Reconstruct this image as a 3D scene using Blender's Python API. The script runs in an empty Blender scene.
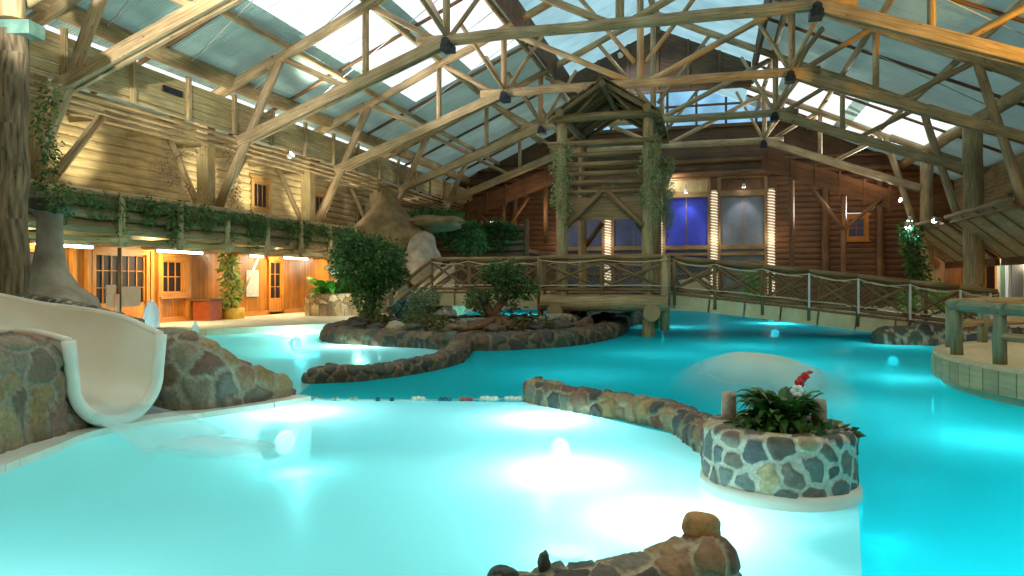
import bpy, math, random
import numpy as np
from mathutils import Vector, Matrix, kdtree, noise
random.seed(7); rng = np.random.default_rng(7)
R = math.radians; PI = math.pi
col = bpy.context.scene.collection
scn = bpy.context.scene

# ------------------------------------------------------------------ materials
MATS = {}
def nodes(name):
    m = bpy.data.materials.new(name); m.use_nodes = True
    nt = m.node_tree; nt.nodes.clear()
    o = nt.nodes.new('ShaderNodeOutputMaterial'); MATS[name] = m
    return m, nt, o
def nn(nt, t, **k):
    n = nt.nodes.new(t)
    for a, b in k.items():
        if a.startswith('i_'):
            n.inputs[int(a[2:])].default_value = b
        else: setattr(n, a, b)
    return n
def ramp(nt, fac, stops):
    r = nt.nodes.new('ShaderNodeValToRGB'); e = r.color_ramp.elements
    while len(e) > 1: e.remove(e[0])
    e[0].position = stops[0][0]; e[0].color = (*stops[0][1], 1)
    for p, c in stops[1:]:
        q = e.new(p); q.color = (*c, 1)
    nt.links.new(fac, r.inputs[0]); return r.outputs[0]
def srgb(r, g, b):
    f = lambda c: (c/255/12.92) if c/255 <= .04045 else ((c/255+.055)/1.055)**2.4
    return (f(r), f(g), f(b))
def mixc(nt, fac, a, b, blend='MIX'):
    m = nn(nt, 'ShaderNodeMix', data_type='RGBA', blend_type=blend)
    if isinstance(fac, float): m.inputs[0].default_value = fac
    else: nt.links.new(fac, m.inputs[0])
    for i, x in ((6, a), (7, b)):
        if isinstance(x, tuple): m.inputs[i].default_value = (*x, 1)
        else: nt.links.new(x, m.inputs[i])
    return m.outputs[2]
def wood(name, dark, light, rough=.6, su=1.2, sv=22, bump=.25, boards=0, knots=True, board_axis=1):
    m, nt, o = nodes(name); L = nt.links
    tc = nn(nt, 'ShaderNodeTexCoord'); mp = nn(nt, 'ShaderNodeMapping')
    mp.inputs['Scale'].default_value = (su, sv, 1); L.new(tc.outputs['UV'], mp.inputs[0])
    n1 = nn(nt, 'ShaderNodeTexNoise'); n1.inputs['Scale'].default_value = 1.0; n1.inputs['Detail'].default_value = 5
    L.new(mp.outputs[0], n1.inputs['Vector'])
    n2 = nn(nt, 'ShaderNodeTexNoise'); n2.inputs['Scale'].default_value = .9; n2.inputs['Detail'].default_value = 3
    L.new(tc.outputs['Object'], n2.inputs['Vector'])
    c = ramp(nt, n1.outputs[0], [(.3, dark), (.7, light)])
    v = ramp(nt, n2.outputs[0], [(.3, (.62, .6, .58)), (.7, (1.12, 1.1, 1.05))])
    c = mixc(nt, 1.0, c, v, 'MULTIPLY')
    hgt = n1.outputs[0]
    if knots:
        vo = nn(nt, 'ShaderNodeTexVoronoi'); vo.inputs['Scale'].default_value = 1.0
        mp2 = nn(nt, 'ShaderNodeMapping'); mp2.inputs['Scale'].default_value = (2.2, 5, 1); L.new(tc.outputs['UV'], mp2.inputs[0]); L.new(mp2.outputs[0], vo.inputs['Vector'])
        k = ramp(nt, vo.outputs['Distance'], [(.05, (.25, .18, .12)), (.13, (1, 1, 1))])
        c = mixc(nt, .8, c, k, 'MULTIPLY')
    if boards:
        sx = nn(nt, 'ShaderNodeSeparateXYZ'); L.new(tc.outputs['UV'], sx.inputs[0])
        ma = nn(nt, 'ShaderNodeMath', operation='MULTIPLY'); ma.inputs[1].default_value = 1/boards; L.new(sx.outputs[board_axis], ma.inputs[0])
        fr = nn(nt, 'ShaderNodeMath', operation='FRACT'); L.new(ma.outputs[0], fr.inputs[0])
        k = ramp(nt, fr.outputs[0], [(0, (.25, .2, .15)), (.06, (1, 1, 1)), (.94, (1, 1, 1)), (1, (.25, .2, .15))])
        c = mixc(nt, 1.0, c, k, 'MULTIPLY')
        fl = nn(nt, 'ShaderNodeMath', operation='FLOOR'); L.new(ma.outputs[0], fl.inputs[0])
        wn = nn(nt, 'ShaderNodeTexWhiteNoise', noise_dimensions='1D'); L.new(fl.outputs[0], wn.inputs['W'])
        k = ramp(nt, wn.outputs['Value'], [(0, (.8, .8, .8)), (1, (1.15, 1.12, 1.1))])
        c = mixc(nt, 1.0, c, k, 'MULTIPLY')
    b = nn(nt, 'ShaderNodeBsdfPrincipled'); b.inputs['Roughness'].default_value = rough
    L.new(c, b.inputs['Base Color'])
    bp = nn(nt, 'ShaderNodeBump'); bp.inputs['Strength'].default_value = bump; bp.inputs['Distance'].default_value = .02
    L.new(hgt, bp.inputs['Height']); L.new(bp.outputs[0], b.inputs['Normal'])
    L.new(b.outputs[0], o.inputs[0]); return m
def plain(name, c1, c2=None, rough=.5, scale=6, metal=0, bump=.1, emit=None, es=0, spec=.5):
    m, nt, o = nodes(name); L = nt.links
    b = nn(nt, 'ShaderNodeBsdfPrincipled'); b.inputs['Roughness'].default_value = rough; b.inputs['Metallic'].default_value = metal
    b.inputs['Specular IOR Level'].default_value = spec
    tc = nn(nt, 'ShaderNodeTexCoord'); n = nn(nt, 'ShaderNodeTexNoise'); n.inputs['Scale'].default_value = scale; n.inputs['Detail'].default_value = 5
    L.new(tc.outputs['Object'], n.inputs['Vector'])
    c = ramp(nt, n.outputs[0], [(.3, c1), (.7, c2 or c1)]); L.new(c, b.inputs['Base Color'])
    if bump:
        bp = nn(nt, 'ShaderNodeBump'); bp.inputs['Strength'].default_value = bump; bp.inputs['Distance'].default_value = .02
        L.new(n.outputs[0], bp.inputs['Height']); L.new(bp.outputs[0], b.inputs['Normal'])
    if emit:
        b.inputs['Emission Color'].default_value = (*emit, 1); b.inputs['Emission Strength'].default_value = es
    L.new(b.outputs[0], o.inputs[0]); return m
def leafmat(name, c1, c2, scale=3.):
    m, nt, o = nodes(name); L = nt.links
    g = nn(nt, 'ShaderNodeNewGeometry'); c = ramp(nt, g.outputs['Random Per Island'], [(0, c1), (1, c2)])
    d = nn(nt, 'ShaderNodeBsdfPrincipled'); d.inputs['Roughness'].default_value = .4; L.new(c, d.inputs['Base Color'])
    t = nn(nt, 'ShaderNodeBsdfTranslucent'); L.new(c, t.inputs[0])
    mx = nn(nt, 'ShaderNodeMixShader'); mx.inputs[0].default_value = .3
    L.new(d.outputs[0], mx.inputs[1]); L.new(t.outputs[0], mx.inputs[2]); L.new(mx.outputs[0], o.inputs[0]); return m
def stonemat(name):
    m, nt, o = nodes(name); L = nt.links
    at = nn(nt, 'ShaderNodeAttribute', attribute_name='Col')
    tc = nn(nt, 'ShaderNodeTexCoord')
    n = nn(nt, 'ShaderNodeTexNoise'); n.inputs['Scale'].default_value = 22; n.inputs['Detail'].default_value = 8; n.inputs['Roughness'].default_value = .7
    L.new(tc.outputs['Object'], n.inputs['Vector'])
    v = ramp(nt, n.outputs[0], [(.25, (.45, .45, .45)), (.5, (1, 1, 1)), (.75, (1.5, 1.45, 1.35))])
    c = mixc(nt, 1.0, at.outputs[0], v, 'MULTIPLY')
    b = nn(nt, 'ShaderNodeBsdfPrincipled'); b.inputs['Roughness'].default_value = .55; L.new(c, b.inputs['Base Color'])
    bp = nn(nt, 'ShaderNodeBump'); bp.inputs['Strength'].default_value = .5; bp.inputs['Distance'].default_value = .03
    L.new(n.outputs[0], bp.inputs['Height']); L.new(bp.outputs[0], b.inputs['Normal'])
    L.new(b.outputs[0], o.inputs[0]); return m
def glow(name, c, s):
    m, nt, o = nodes(name); e = nn(nt, 'ShaderNodeEmission'); e.inputs[0].default_value = (*c, 1); e.inputs[1].default_value = s
    nt.links.new(e.outputs[0], o.inputs[0]); return m

log_m = wood('weathered_log', srgb(140, 114, 76), srgb(205, 182, 138), .6)
truss_m = wood('truss_timber', srgb(148, 120, 82), srgb(212, 186, 146), .65)
bark_m = wood('rough_bark_log', srgb(62, 48, 32), srgb(150, 134, 104), .8, 2, 14, .8)
brown_m = wood('brown_beam', srgb(84, 54, 28), srgb(140, 98, 56), .55)
rail_m = wood('rail_wood', srgb(112, 84, 50), srgb(172, 138, 92), .5)
honey_m = wood('honey_pine', srgb(176, 106, 36), srgb(222, 152, 66), .4, 1.2, 30, .12)
panel_m = wood('orange_tongue_boards', srgb(164, 96, 34), srgb(206, 136, 58), .35, 1.0, 26, .15, .14, False)
frame_m = wood('pale_window_frame', srgb(150, 112, 60), srgb(196, 154, 92), .6)
siding_m = wood('pale_added_board', srgb(150, 130, 84), srgb(198, 178, 130), .6)
siding_b = wood('brown_siding', srgb(92, 58, 34), srgb(134, 90, 54), .55)
vboard_m = wood('brown_vertical_boards', srgb(84, 58, 36), srgb(116, 86, 56), .6, 1, 20, .2, .22, False)
shingle_m = wood('pale_shingle', srgb(150, 130, 98), srgb(196, 176, 138), .7)
white_m = plain('white_pool_rim', srgb(226, 226, 212), srgb(240, 240, 230), .35, 3)
slide_m = plain('cream_fibreglass', srgb(234, 228, 210), srgb(240, 236, 222), .22, 1.5, bump=.02)
deck_m = plain('pale_deck', srgb(216, 206, 172), srgb(232, 224, 196), .6, 4)
plat_m = wood('platform_boards', srgb(168, 150, 116), srgb(204, 188, 150), .6, 1, 12, .2, .3, False, 0)
sand_m = plain('platform_top', srgb(196, 172, 134), srgb(216, 194, 156), .7, 12)
iron_m = plain('dark_metal', srgb(30, 34, 40), srgb(60, 66, 74), .45, 8, metal=.6)
alu_m = plain('white_metal', srgb(210, 214, 214), None, .3)
dark_m = plain('dark_interior', srgb(22, 12, 10), srgb(40, 20, 16), .1, 2, bump=0)
rope_m = plain('rope', srgb(196, 180, 146), srgb(226, 212, 178), .8, 30)
net_m = plain('net_cord', srgb(120, 104, 74), srgb(150, 132, 98), .8, 30)
soil_m = plain('soil', srgb(56, 44, 24), srgb(92, 78, 42), .9, 8, bump=.6)
rock_m = plain('sculpted_rock', srgb(168, 146, 112), srgb(214, 196, 160), .7, 2.2, bump=.8)
rockgrey_m = plain('grey_cement_rock', srgb(128, 116, 98), srgb(168, 158, 140), .7, 3, bump=.5)
brock_m = plain('brown_sculpted_rock', srgb(104, 86, 54), srgb(146, 122, 80), .8, 2.2, bump=.7)
yel_m = plain('yellow_pot', srgb(226, 178, 60), srgb(240, 196, 84), .5)
pink_m = plain('faded_pink_board', srgb(232, 160, 122), srgb(240, 176, 140), .6)
paper_m = plain('notice_paper', srgb(214, 212, 196), srgb(190, 188, 172), .4, 14)
stone_m = stonemat('field_stone')
lf_dark = leafmat('ficus_leaf', srgb(34, 66, 30), srgb(92, 136, 62))
lf_ivy = leafmat('ivy_leaf', srgb(38, 70, 34), srgb(104, 136, 66))
lf_pale = leafmat('pale_leaf', srgb(70, 104, 70), srgb(140, 168, 120))
lf_bright = leafmat('bright_leaf', srgb(40, 140, 50), srgb(130, 220, 90))
lf_moss = leafmat('hanging_moss', srgb(116, 134, 84), srgb(186, 196, 142))
lf_dry = leafmat('dry_vine', srgb(96, 80, 56), srgb(170, 150, 116))
red_m = plain('red_petal', srgb(200, 20, 24), srgb(230, 50, 50), .4)
wpet_m = plain('white_petal', srgb(236, 236, 230), None, .5)
bulb_m = glow('lamp_glow', (1, .97, .9), 30)
tube_m = glow('tube_glow', (1, .9, .66), 14)
fairy_m = glow('rope_light_glow', (1, .84, .62), 1.5)
under_m = glow('pool_lamp_glow', (.85, 1, 1), 6)

def roofmat(name, opaque, tint=(1, 1, 1)):
    m, nt, o = nodes(name); L = nt.links
    tc = nn(nt, 'ShaderNodeTexCoord'); w = nn(nt, 'ShaderNodeTexWave', wave_type='BANDS', bands_direction='Y'); w.inputs['Scale'].default_value = 3.2
    L.new(tc.outputs['Object'], w.inputs['Vector'])
    sx = nn(nt, 'ShaderNodeSeparateXYZ'); L.new(tc.outputs['Object'], sx.inputs[0])
    ma = nn(nt, 'ShaderNodeMath', operation='FRACT'); mu = nn(nt, 'ShaderNodeMath', operation='MULTIPLY'); mu.inputs[1].default_value = .95
    L.new(sx.outputs[1], mu.inputs[0]); L.new(mu.outputs[0], ma.inputs[0])
    seam = ramp(nt, ma.outputs[0], [(0, (.55, .55, .55)), (.05, (1, 1, 1)), (1, (1, 1, 1))])
    n = nn(nt, 'ShaderNodeTexNoise'); n.inputs['Scale'].default_value = .7; n.inputs['Detail'].default_value = 4; L.new(tc.outputs['Object'], n.inputs['Vector'])
    bp = nn(nt, 'ShaderNodeBump'); bp.inputs['Strength'].default_value = .5; bp.inputs['Distance'].default_value = .05; L.new(w.outputs[1], bp.inputs['Height'])
    if opaque:
        c = ramp(nt, n.outputs[0], [(.3, srgb(136, 164, 150)), (.7, srgb(178, 204, 190))])
        c = mixc(nt, 1.0, c, seam, 'MULTIPLY')
        b = nn(nt, 'ShaderNodeBsdfPrincipled'); b.inputs['Roughness'].default_value = .45; L.new(c, b.inputs['Base Color']); L.new(bp.outputs[0], b.inputs['Normal'])
        t = nn(nt, 'ShaderNodeBsdfTranslucent'); t.inputs[0].default_value = (.5, .75, .74, 1)
        mx = nn(nt, 'ShaderNodeMixShader'); mx.inputs[0].default_value = .11
        L.new(b.outputs[0], mx.inputs[1]); L.new(t.outputs[0], mx.inputs[2]); L.new(mx.outputs[0], o.inputs[0])
    else:
        c = ramp(nt, n.outputs[0], [(.3, tuple(x*.72 for x in tint)), (.65, tint)])
        c = mixc(nt, 1.0, c, seam, 'MULTIPLY')
        t = nn(nt, 'ShaderNodeBsdfTranslucent'); L.new(c, t.inputs[0])
        tr = nn(nt, 'ShaderNodeBsdfTransparent'); L.new(c, tr.inputs[0])
        mx = nn(nt, 'ShaderNodeMixShader'); mx.inputs[0].default_value = .6
        L.new(t.outputs[0], mx.inputs[1]); L.new(tr.outputs[0], mx.inputs[2]); L.new(mx.outputs[0], o.inputs[0])
    return m
sheet_m = roofmat('teal_roof_sheet', True)
sky_m = roofmat('translucent_sheet', False, (.95, 1, 1))
gab_m = roofmat('gable_sheet', False, (.5, .72, .86))
fascia_m = wood('fascia_log', srgb(104, 84, 52), srgb(150, 124, 82), .65)
skyb_m = roofmat('pale_blue_sheet', False, (.3, .5, .54))

def glassmat(name, c, rough, opac):
    m, nt, o = nodes(name); L = nt.links
    b = nn(nt, 'ShaderNodeBsdfPrincipled'); b.inputs['Base Color'].default_value = (*c, 1); b.inputs['Roughness'].default_value = rough
    tc = nn(nt, 'ShaderNodeTexCoord'); n = nn(nt, 'ShaderNodeTexNoise'); n.inputs['Scale'].default_value = 1.5; L.new(tc.outputs['Object'], n.inputs['Vector'])
    k = ramp(nt, n.outputs[0], [(.3, tuple(x*.8 for x in c)), (.7, tuple(min(1, x*1.15) for x in c))]); L.new(k, b.inputs['Base Color'])
    tr = nn(nt, 'ShaderNodeBsdfTransparent'); tr.inputs[0].default_value = (*[min(1, x*2+.3) for x in c], 1)
    mx = nn(nt, 'ShaderNodeMixShader'); mx.inputs[0].default_value = opac
    L.new(tr.outputs[0], mx.inputs[1]); L.new(b.outputs[0], mx.inputs[2]); L.new(mx.outputs[0], o.inputs[0]); return m
glass_dark = glassmat('dark_window_glass', srgb(26, 10, 8), .6, 1)
glass_blue = glassmat('blue_frosted_glass', srgb(58, 70, 190), .35, 1)
glass_grey = glassmat('grey_frosted_glass', srgb(112, 118, 128), .35, 1)
glass_slate = glassmat('slate_glass', srgb(64, 76, 118), .3, 1)
glass_green = glassmat('green_lit_glass', srgb(90, 130, 110), .3, 1)

def watermat(name, tlc, dfc, dens, milk):
    m, nt, o = nodes(name); L = nt.links
    tc = nn(nt, 'ShaderNodeTexCoord')
    mp = nn(nt, 'ShaderNodeMapping'); mp.inputs['Scale'].default_value = (1, 1.6, 1); L.new(tc.outputs['Object'], mp.inputs[0])
    n = nn(nt, 'ShaderNodeTexNoise'); n.inputs['Scale'].default_value = .9; n.inputs['Detail'].default_value = 2; L.new(mp.outputs[0], n.inputs['Vector'])
    bp = nn(nt, 'ShaderNodeBump'); bp.inputs['Strength'].default_value = .12; bp.inputs['Distance'].default_value = .1; L.new(n.outputs[0], bp.inputs['Height'])
    fr = nn(nt, 'ShaderNodeFresnel'); fr.inputs[0].default_value = 1.25; L.new(bp.outputs[0], fr.inputs['Normal'])
    gl = nn(nt, 'ShaderNodeBsdfGlossy'); gl.inputs['Roughness'].default_value = .25; L.new(bp.outputs[0], gl.inputs['Normal'])
    tr = nn(nt, 'ShaderNodeBsdfTransparent'); tr.inputs[0].default_value = (.75, .98, 1, 1)
    tl = nn(nt, 'ShaderNodeBsdfTranslucent'); tl.inputs[0].default_value = (*tlc, 1)
    df = nn(nt, 'ShaderNodeBsdfDiffuse'); df.inputs[0].default_value = (*dfc, 1)
    m0 = nn(nt, 'ShaderNodeMixShader'); m0.inputs[0].default_value = .38
    L.new(tl.outputs[0], m0.inputs[1]); L.new(df.outputs[0], m0.inputs[2])
    m1 = nn(nt, 'ShaderNodeMixShader'); m1.inputs[0].default_value = milk
    L.new(tr.outputs[0], m1.inputs[1]); L.new(m0.outputs[0], m1.inputs[2])
    mx = nn(nt, 'ShaderNodeMixShader'); mf = nn(nt, 'ShaderNodeMath', operation='MULTIPLY'); mf.inputs[1].default_value = .17
    L.new(fr.outputs[0], mf.inputs[0]); L.new(mf.outputs[0], mx.inputs[0]); L.new(m1.outputs[0], mx.inputs[1]); L.new(gl.outputs[0], mx.inputs[2])
    L.new(mx.outputs[0], o.inputs[0])
    va = nn(nt, 'ShaderNodeVolumeAbsorption'); va.inputs[0].default_value = (.02, .83, .87, 1); va.inputs[1].default_value = dens
    L.new(va.outputs[0], o.inputs['Volume']); return m
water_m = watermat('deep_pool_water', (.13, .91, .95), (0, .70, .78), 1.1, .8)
milky_lit_m = watermat('aerated_lit_pool_water', (.72, .96, .98), (.42, .86, .9), .28, .8)  # paler than the deep copy: bubbles plus lamp glow put into the colour
basin_m = plain('pale_pool_tiles', srgb(196, 236, 232), srgb(220, 246, 242), .5, 2, bump=0)
def mistmat(name, c, dens, aniso=0):
    m, nt, o = nodes(name); L = nt.links
    v = nn(nt, 'ShaderNodeVolumePrincipled'); v.inputs['Color'].default_value = (*c, 1); v.inputs['Density'].default_value = dens
    tc = nn(nt, 'ShaderNodeTexCoord'); mp = nn(nt, 'ShaderNodeMapping'); mp.inputs['Location'].default_value = (-1, -1, -1); mp.inputs['Scale'].default_value = (2, 2, 2)
    L.new(tc.outputs['Generated'], mp.inputs[0]); ln = nn(nt, 'ShaderNodeVectorMath', operation='LENGTH'); L.new(mp.outputs[0], ln.inputs[0])
    mr = nn(nt, 'ShaderNodeMapRange', interpolation_type='SMOOTHSTEP'); L.new(ln.outputs['Value'], mr.inputs[0])
    for q, x in ((1, .1), (2, 1.), (3, dens), (4, 0.)): mr.inputs[q].default_value = x
    L.new(mr.outputs[0], v.inputs['Density'])
    L.new(v.outputs[0], o.inputs['Volume']); return m
def foammat(name, c, a):
    m, nt, o = nodes(name); L = nt.links
    lw = nn(nt, 'ShaderNodeLayerWeight'); lw.inputs[0].default_value = .35
    d = nn(nt, 'ShaderNodeBsdfDiffuse'); d.inputs[0].default_value = (*c, 1); tr = nn(nt, 'ShaderNodeBsdfTransparent')
    k = nn(nt, 'ShaderNodeMath', operation='SUBTRACT'); k.inputs[0].default_value = 1; L.new(lw.outputs['Facing'], k.inputs[1])
    k2 = nn(nt, 'ShaderNodeMath', operation='MULTIPLY'); k2.inputs[1].default_value = a; L.new(k.outputs[0], k2.inputs[0])
    mx = nn(nt, 'ShaderNodeMixShader'); L.new(k2.outputs[0], mx.inputs[0]); L.new(tr.outputs[0], mx.inputs[1]); L.new(d.outputs[0], mx.inputs[2])
    L.new(mx.outputs[0], o.inputs[0]); return m
foam_m = foammat('soft_foam', (.9, .97, 1), .8)
def hazemat(name, c, a):
    m, nt, o = nodes(name); L = nt.links
    tc = nn(nt, 'ShaderNodeTexCoord'); mp = nn(nt, 'ShaderNodeMapping'); mp.inputs['Location'].default_value = (-1, -1, 0); mp.inputs['Scale'].default_value = (2, 2, 0)
    L.new(tc.outputs['Generated'], mp.inputs[0]); ln = nn(nt, 'ShaderNodeVectorMath', operation='LENGTH'); L.new(mp.outputs[0], ln.inputs[0])
    mr = nn(nt, 'ShaderNodeMapRange', interpolation_type='SMOOTHERSTEP'); L.new(ln.outputs['Value'], mr.inputs[0])
    for q, x in ((1, 0.), (2, .98), (3, a), (4, 0.)): mr.inputs[q].default_value = x
    d = nn(nt, 'ShaderNodeBsdfDiffuse'); d.inputs[0].default_value = (*c, 1); tl = nn(nt, 'ShaderNodeBsdfTranslucent'); tl.inputs[0].default_value = (*c, 1); tr = nn(nt, 'ShaderNodeBsdfTransparent')
    m0 = nn(nt, 'ShaderNodeMixShader'); m0.inputs[0].default_value = .35; L.new(d.outputs[0], m0.inputs[1]); L.new(tl.outputs[0], m0.inputs[2])
    mx = nn(nt, 'ShaderNodeMixShader'); L.new(mr.outputs[0], mx.inputs[0]); L.new(tr.outputs[0], mx.inputs[1]); L.new(m0.outputs[0], mx.inputs[2])
    L.new(mx.outputs[0], o.inputs[0]); return m
haze_m = hazemat('fountain_foam', (.84, .74, .6), .9)
spill_m = foammat('slide_spill', (.66, .88, .9), .6)

# ------------------------------------------------------------------ mesh builder
def cr(p, q, t): return p+(q-p)*t
class MB:
    def __init__(s): s.v = []; s.f = []; s.uv = []; s.sm = []
    def face(s, idx, uv, sm=False): s.f.append(idx); s.uv.append(uv); s.sm.append(sm)
    def quad(s, a, b, c, d, sm=False):
        i = len(s.v); s.v += [tuple(a), tuple(b), tuple(c), tuple(d)]
        a, b, d = Vector(a), Vector(b), Vector(d); w = (b-a).length; h = (d-a).length
        o = random.random()*5
        s.face((i, i+1, i+2, i+3), [(o, o), (o+w, o), (o+w, o+h), (o, o+h)], sm)
    def beam(s, p0, p1, w, h, up=(0, 0, 1)):
        p0, p1 = Vector(p0), Vector(p1); d = (p1-p0); ln = d.length; d.normalize(); up = Vector(up)
        sd = d.cross(up)
        if sd.length < 1e-4: sd = d.cross(Vector((0, 1, 0)))
        sd.normalize(); u = sd.cross(d).normalized()
        i = len(s.v); o = random.random()*7
        for p in (p0, p1):
            for a, b in ((-1, -1), (1, -1), (1, 1), (-1, 1)): s.v.append(tuple(p+sd*(a*w/2)+u*(b*h/2)))
        per = [w, h, w, h]; acc = 0
        for k in range(4):
            k2 = (k+1) % 4
            s.face((i+k, i+k+4, i+k2+4, i+k2)[::-1], [(o, acc+per[k]+o), (o+ln, acc+per[k]+o), (o+ln, acc+o), (o, acc+o)]); acc += per[k]
        s.face((i, i+1, i+2, i+3)[::-1], [(0, 0), (.05, 0), (.05, h), (0, h)]); s.face((i+4, i+5, i+6, i+7), [(0, 0), (.05, 0), (.05, h), (0, h)])
        return s
    def box(s, x0, x1, y0, y1, z0, z1):
        dx, dy, dz = x1-x0, y1-y0, z1-z0
        if dz >= dx and dz >= dy: return s.beam(((x0+x1)/2, (y0+y1)/2, z0), ((x0+x1)/2, (y0+y1)/2, z1), dx, dy, (0, 1, 0))
        if dx >= dy: return s.beam((x0, (y0+y1)/2, (z0+z1)/2), (x1, (y0+y1)/2, (z0+z1)/2), dy, dz)
        return s.beam(((x0+x1)/2, y0, (z0+z1)/2), ((x0+x1)/2, y1, (z0+z1)/2), dx, dz)
    def tube(s, pts, rad, n=10, wob=0., caps=True):
        pts = [Vector(p) for p in pts]; k = len(pts)
        if not isinstance(rad, (list, tuple)): rad = [rad]*k
        i0 = len(s.v); o = random.random()*7; u = 0; prev = None; us = []
        for j, p in enumerate(pts):
            d = (pts[min(j+1, k-1)]-pts[max(j-1, 0)]).normalized()
            if prev is None:
                a = Vector((0, 0, 1)) if abs(d.z) < .9 else Vector((1, 0, 0))
            else: a = prev
            x = (a-d*a.dot(d)).normalized(); y = d.cross(x); prev = x
            if j: u += (p-pts[j-1]).length
            us.append(u)
            for q in range(n):
                t = 2*PI*q/n; r = rad[j]*(1+wob*(random.random()-.5)*2)
                s.v.append(tuple(p+x*(math.cos(t)*r)+y*(math.sin(t)*r)))
        for j in range(k-1):
            c = 2*PI*rad[j]
            for q in range(n):
                q2 = (q+1) % n; a = i0+j*n+q; b = i0+j*n+q2
                s.face((a, b, b+n, a+n), [(us[j]+o, c*q/n), (us[j]+o, c*(q+1)/n), (us[j+1]+o, c*(q+1)/n), (us[j+1]+o, c*q/n)], True)
        if caps:
            s.face(tuple(i0+q for q in range(n))[::-1], [(.02*q, .02) for q in range(n)]); b = i0+(k-1)*n
            s.face(tuple(b+q for q in range(n)), [(.02*q, .02) for q in range(n)])
        return s
    def log(s, p0, p1, r, r1=None, n=10, wob=.04, seg=None):
        p0, p1 = Vector(p0), Vector(p1); L = (p1-p0).length; seg = seg or max(2, int(L/1.2)); r1 = r if r1 is None else r1
        pts = []; rs = []
        for j in range(seg+1):
            t = j/seg; p = p0.lerp(p1, t)
            if 0 < j < seg: p += Vector((random.uniform(-1, 1), random.uniform(-1, 1), random.uniform(-1, 1)))*r*.12
            pts.append(p); rs.append((r+(r1-r)*t)*(1+random.uniform(-1, 1)*wob))
        return s.tube(pts, rs, n, wob*.4)
    def poly(s, pts, z0, z1):
        n = len(pts); i = len(s.v)
        for z in (z0, z1): s.v += [(p[0], p[1], z) for p in pts]
        s.face(tuple(range(i+n, i+2*n)), [(p[0], p[1]) for p in pts]); s.face(tuple(range(i, i+n))[::-1], [(p[0], p[1]) for p in pts][::-1])
        acc = 0
        for k in range(n):
            k2 = (k+1) % n; w = (Vector(pts[k])-Vector(pts[k2])).length
            s.face((i+k, i+k2, i+k2+n, i+k+n), [(acc, z0), (acc+w, z0), (acc+w, z1), (acc, z1)]); acc += w
        return s
    def lathe(s, prof, c=(0, 0), n=24, wob=0, cap=True):
        i = len(s.v)
        for r, z in prof:
            for q in range(n):
                t = 2*PI*q/n; rr = r*(1+wob*math.sin(q*2.3+z*3)*.5+wob*random.uniform(-.5, .5)); s.v.append((c[0]+rr*math.cos(t), c[1]+rr*math.sin(t), z))
        for j in range(len(prof)-1):
            for q in range(n):
                q2 = (q+1) % n; a = i+j*n+q; b = i+j*n+q2
                s.face((a, b, b+n, a+n), [(q/n, prof[j][1]), ((q+1)/n, prof[j][1]), ((q+1)/n, prof[j+1][1]), (q/n, prof[j+1][1])], True)
        if cap:
            e = i+(len(prof)-1)*n; s.face(tuple(range(e, e+n)), [(0, 0)]*n, True); s.face(tuple(range(i, i+n))[::-1], [(0, 0)]*n)
        return s
    def ball(s, c, r, n=10, m=7, wob=0):
        i = len(s.v); c = Vector(c); r = Vector(r) if hasattr(r, '__len__') else Vector((r, r, r))
        for j in range(m+1):
            ph = PI*j/m
            for q in range(n):
                t = 2*PI*q/n; w = 1+wob*random.uniform(-1, 1)
                s.v.append((c.x+r.x*math.sin(ph)*math.cos(t)*w, c.y+r.y*math.sin(ph)*math.sin(t)*w, c.z+r.z*math.cos(ph)*w))
        for j in range(m):
            for q in range(n):
                q2 = (q+1) % n; a = i+j*n+q; b = i+j*n+q2
                s.face((a, a+n, b+n, b), [(0, 0), (0, .1), (.1, .1), (.1, 0)], True)
        return s
def mesh_obj(name, me, mat, parent=None, tags=None):
    o = bpy.data.objects.new(name, me); col.objects.link(o)
    if mat and not me.materials: me.materials.append(mat)
    if parent:
        o.parent = parent; o.matrix_parent_inverse = Matrix.LocRotScale(parent.location, parent.rotation_euler, None).inverted()
    if tags:
        for k, v in tags.items(): o[k] = v
    return o
def B(mb, name, mat, parent=None, **tags):
    me = bpy.data.meshes.new(name); me.from_pydata(mb.v, [], mb.f)
    uvl = me.uv_layers.new(name='UVMap'); flat = [c for f in mb.uv for uv in f for c in uv]
    uvl.data.foreach_set('uv', flat); me.polygons.foreach_set('use_smooth', mb.sm); me.update()
    return mesh_obj(name, me, mat, parent, tags)
def thing(name, loc, label, category, group=None, rz=0):
    e = bpy.data.objects.new(name, None); col.objects.link(e); e.location = loc; e.rotation_euler = (0, 0, rz); e.empty_display_size = .2
    e['label'] = label; e['category'] = category
    if group: e['group'] = group
    return e
def kids(o): return [c for c in col.objects if c.parent is o]
def copy_tree(o, delta=None, label=None, parent=None):
    c = o.copy(); col.objects.link(c)
    if parent is not None:
        c.parent = parent; c.matrix_parent_inverse = o.matrix_parent_inverse.copy()
    if delta is not None: c.location = Vector(o.location)+Vector(delta)
    if label: c['label'] = label
    for ch in kids(o): copy_tree(ch, parent=c)
    return c
def each(name, mat, parent, mbs, **tags):
    for q in mbs: B(q, name, mat, parent, **tags)
LK = dict
ST = {'kind': 'structure'}
def light(kind, name, loc, energy, color, size=.2, aim=None, spot=None, sy=None, blend=.5):
    l = bpy.data.lights.new(name, kind); l.energy = energy; l.color = color
    if kind == 'AREA':
        l.size = size
        if sy: l.shape = 'RECTANGLE'; l.size_y = sy
    else: l.shadow_soft_size = size
    if kind == 'SPOT': l.spot_size = R(spot or 60); l.spot_blend = blend
    o = bpy.data.objects.new(name, l); col.objects.link(o); o.location = loc
    if aim is not None: o.rotation_euler = (Vector(aim)-Vector(loc)).to_track_quat('-Z', 'Y').to_euler()
    return o

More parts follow.
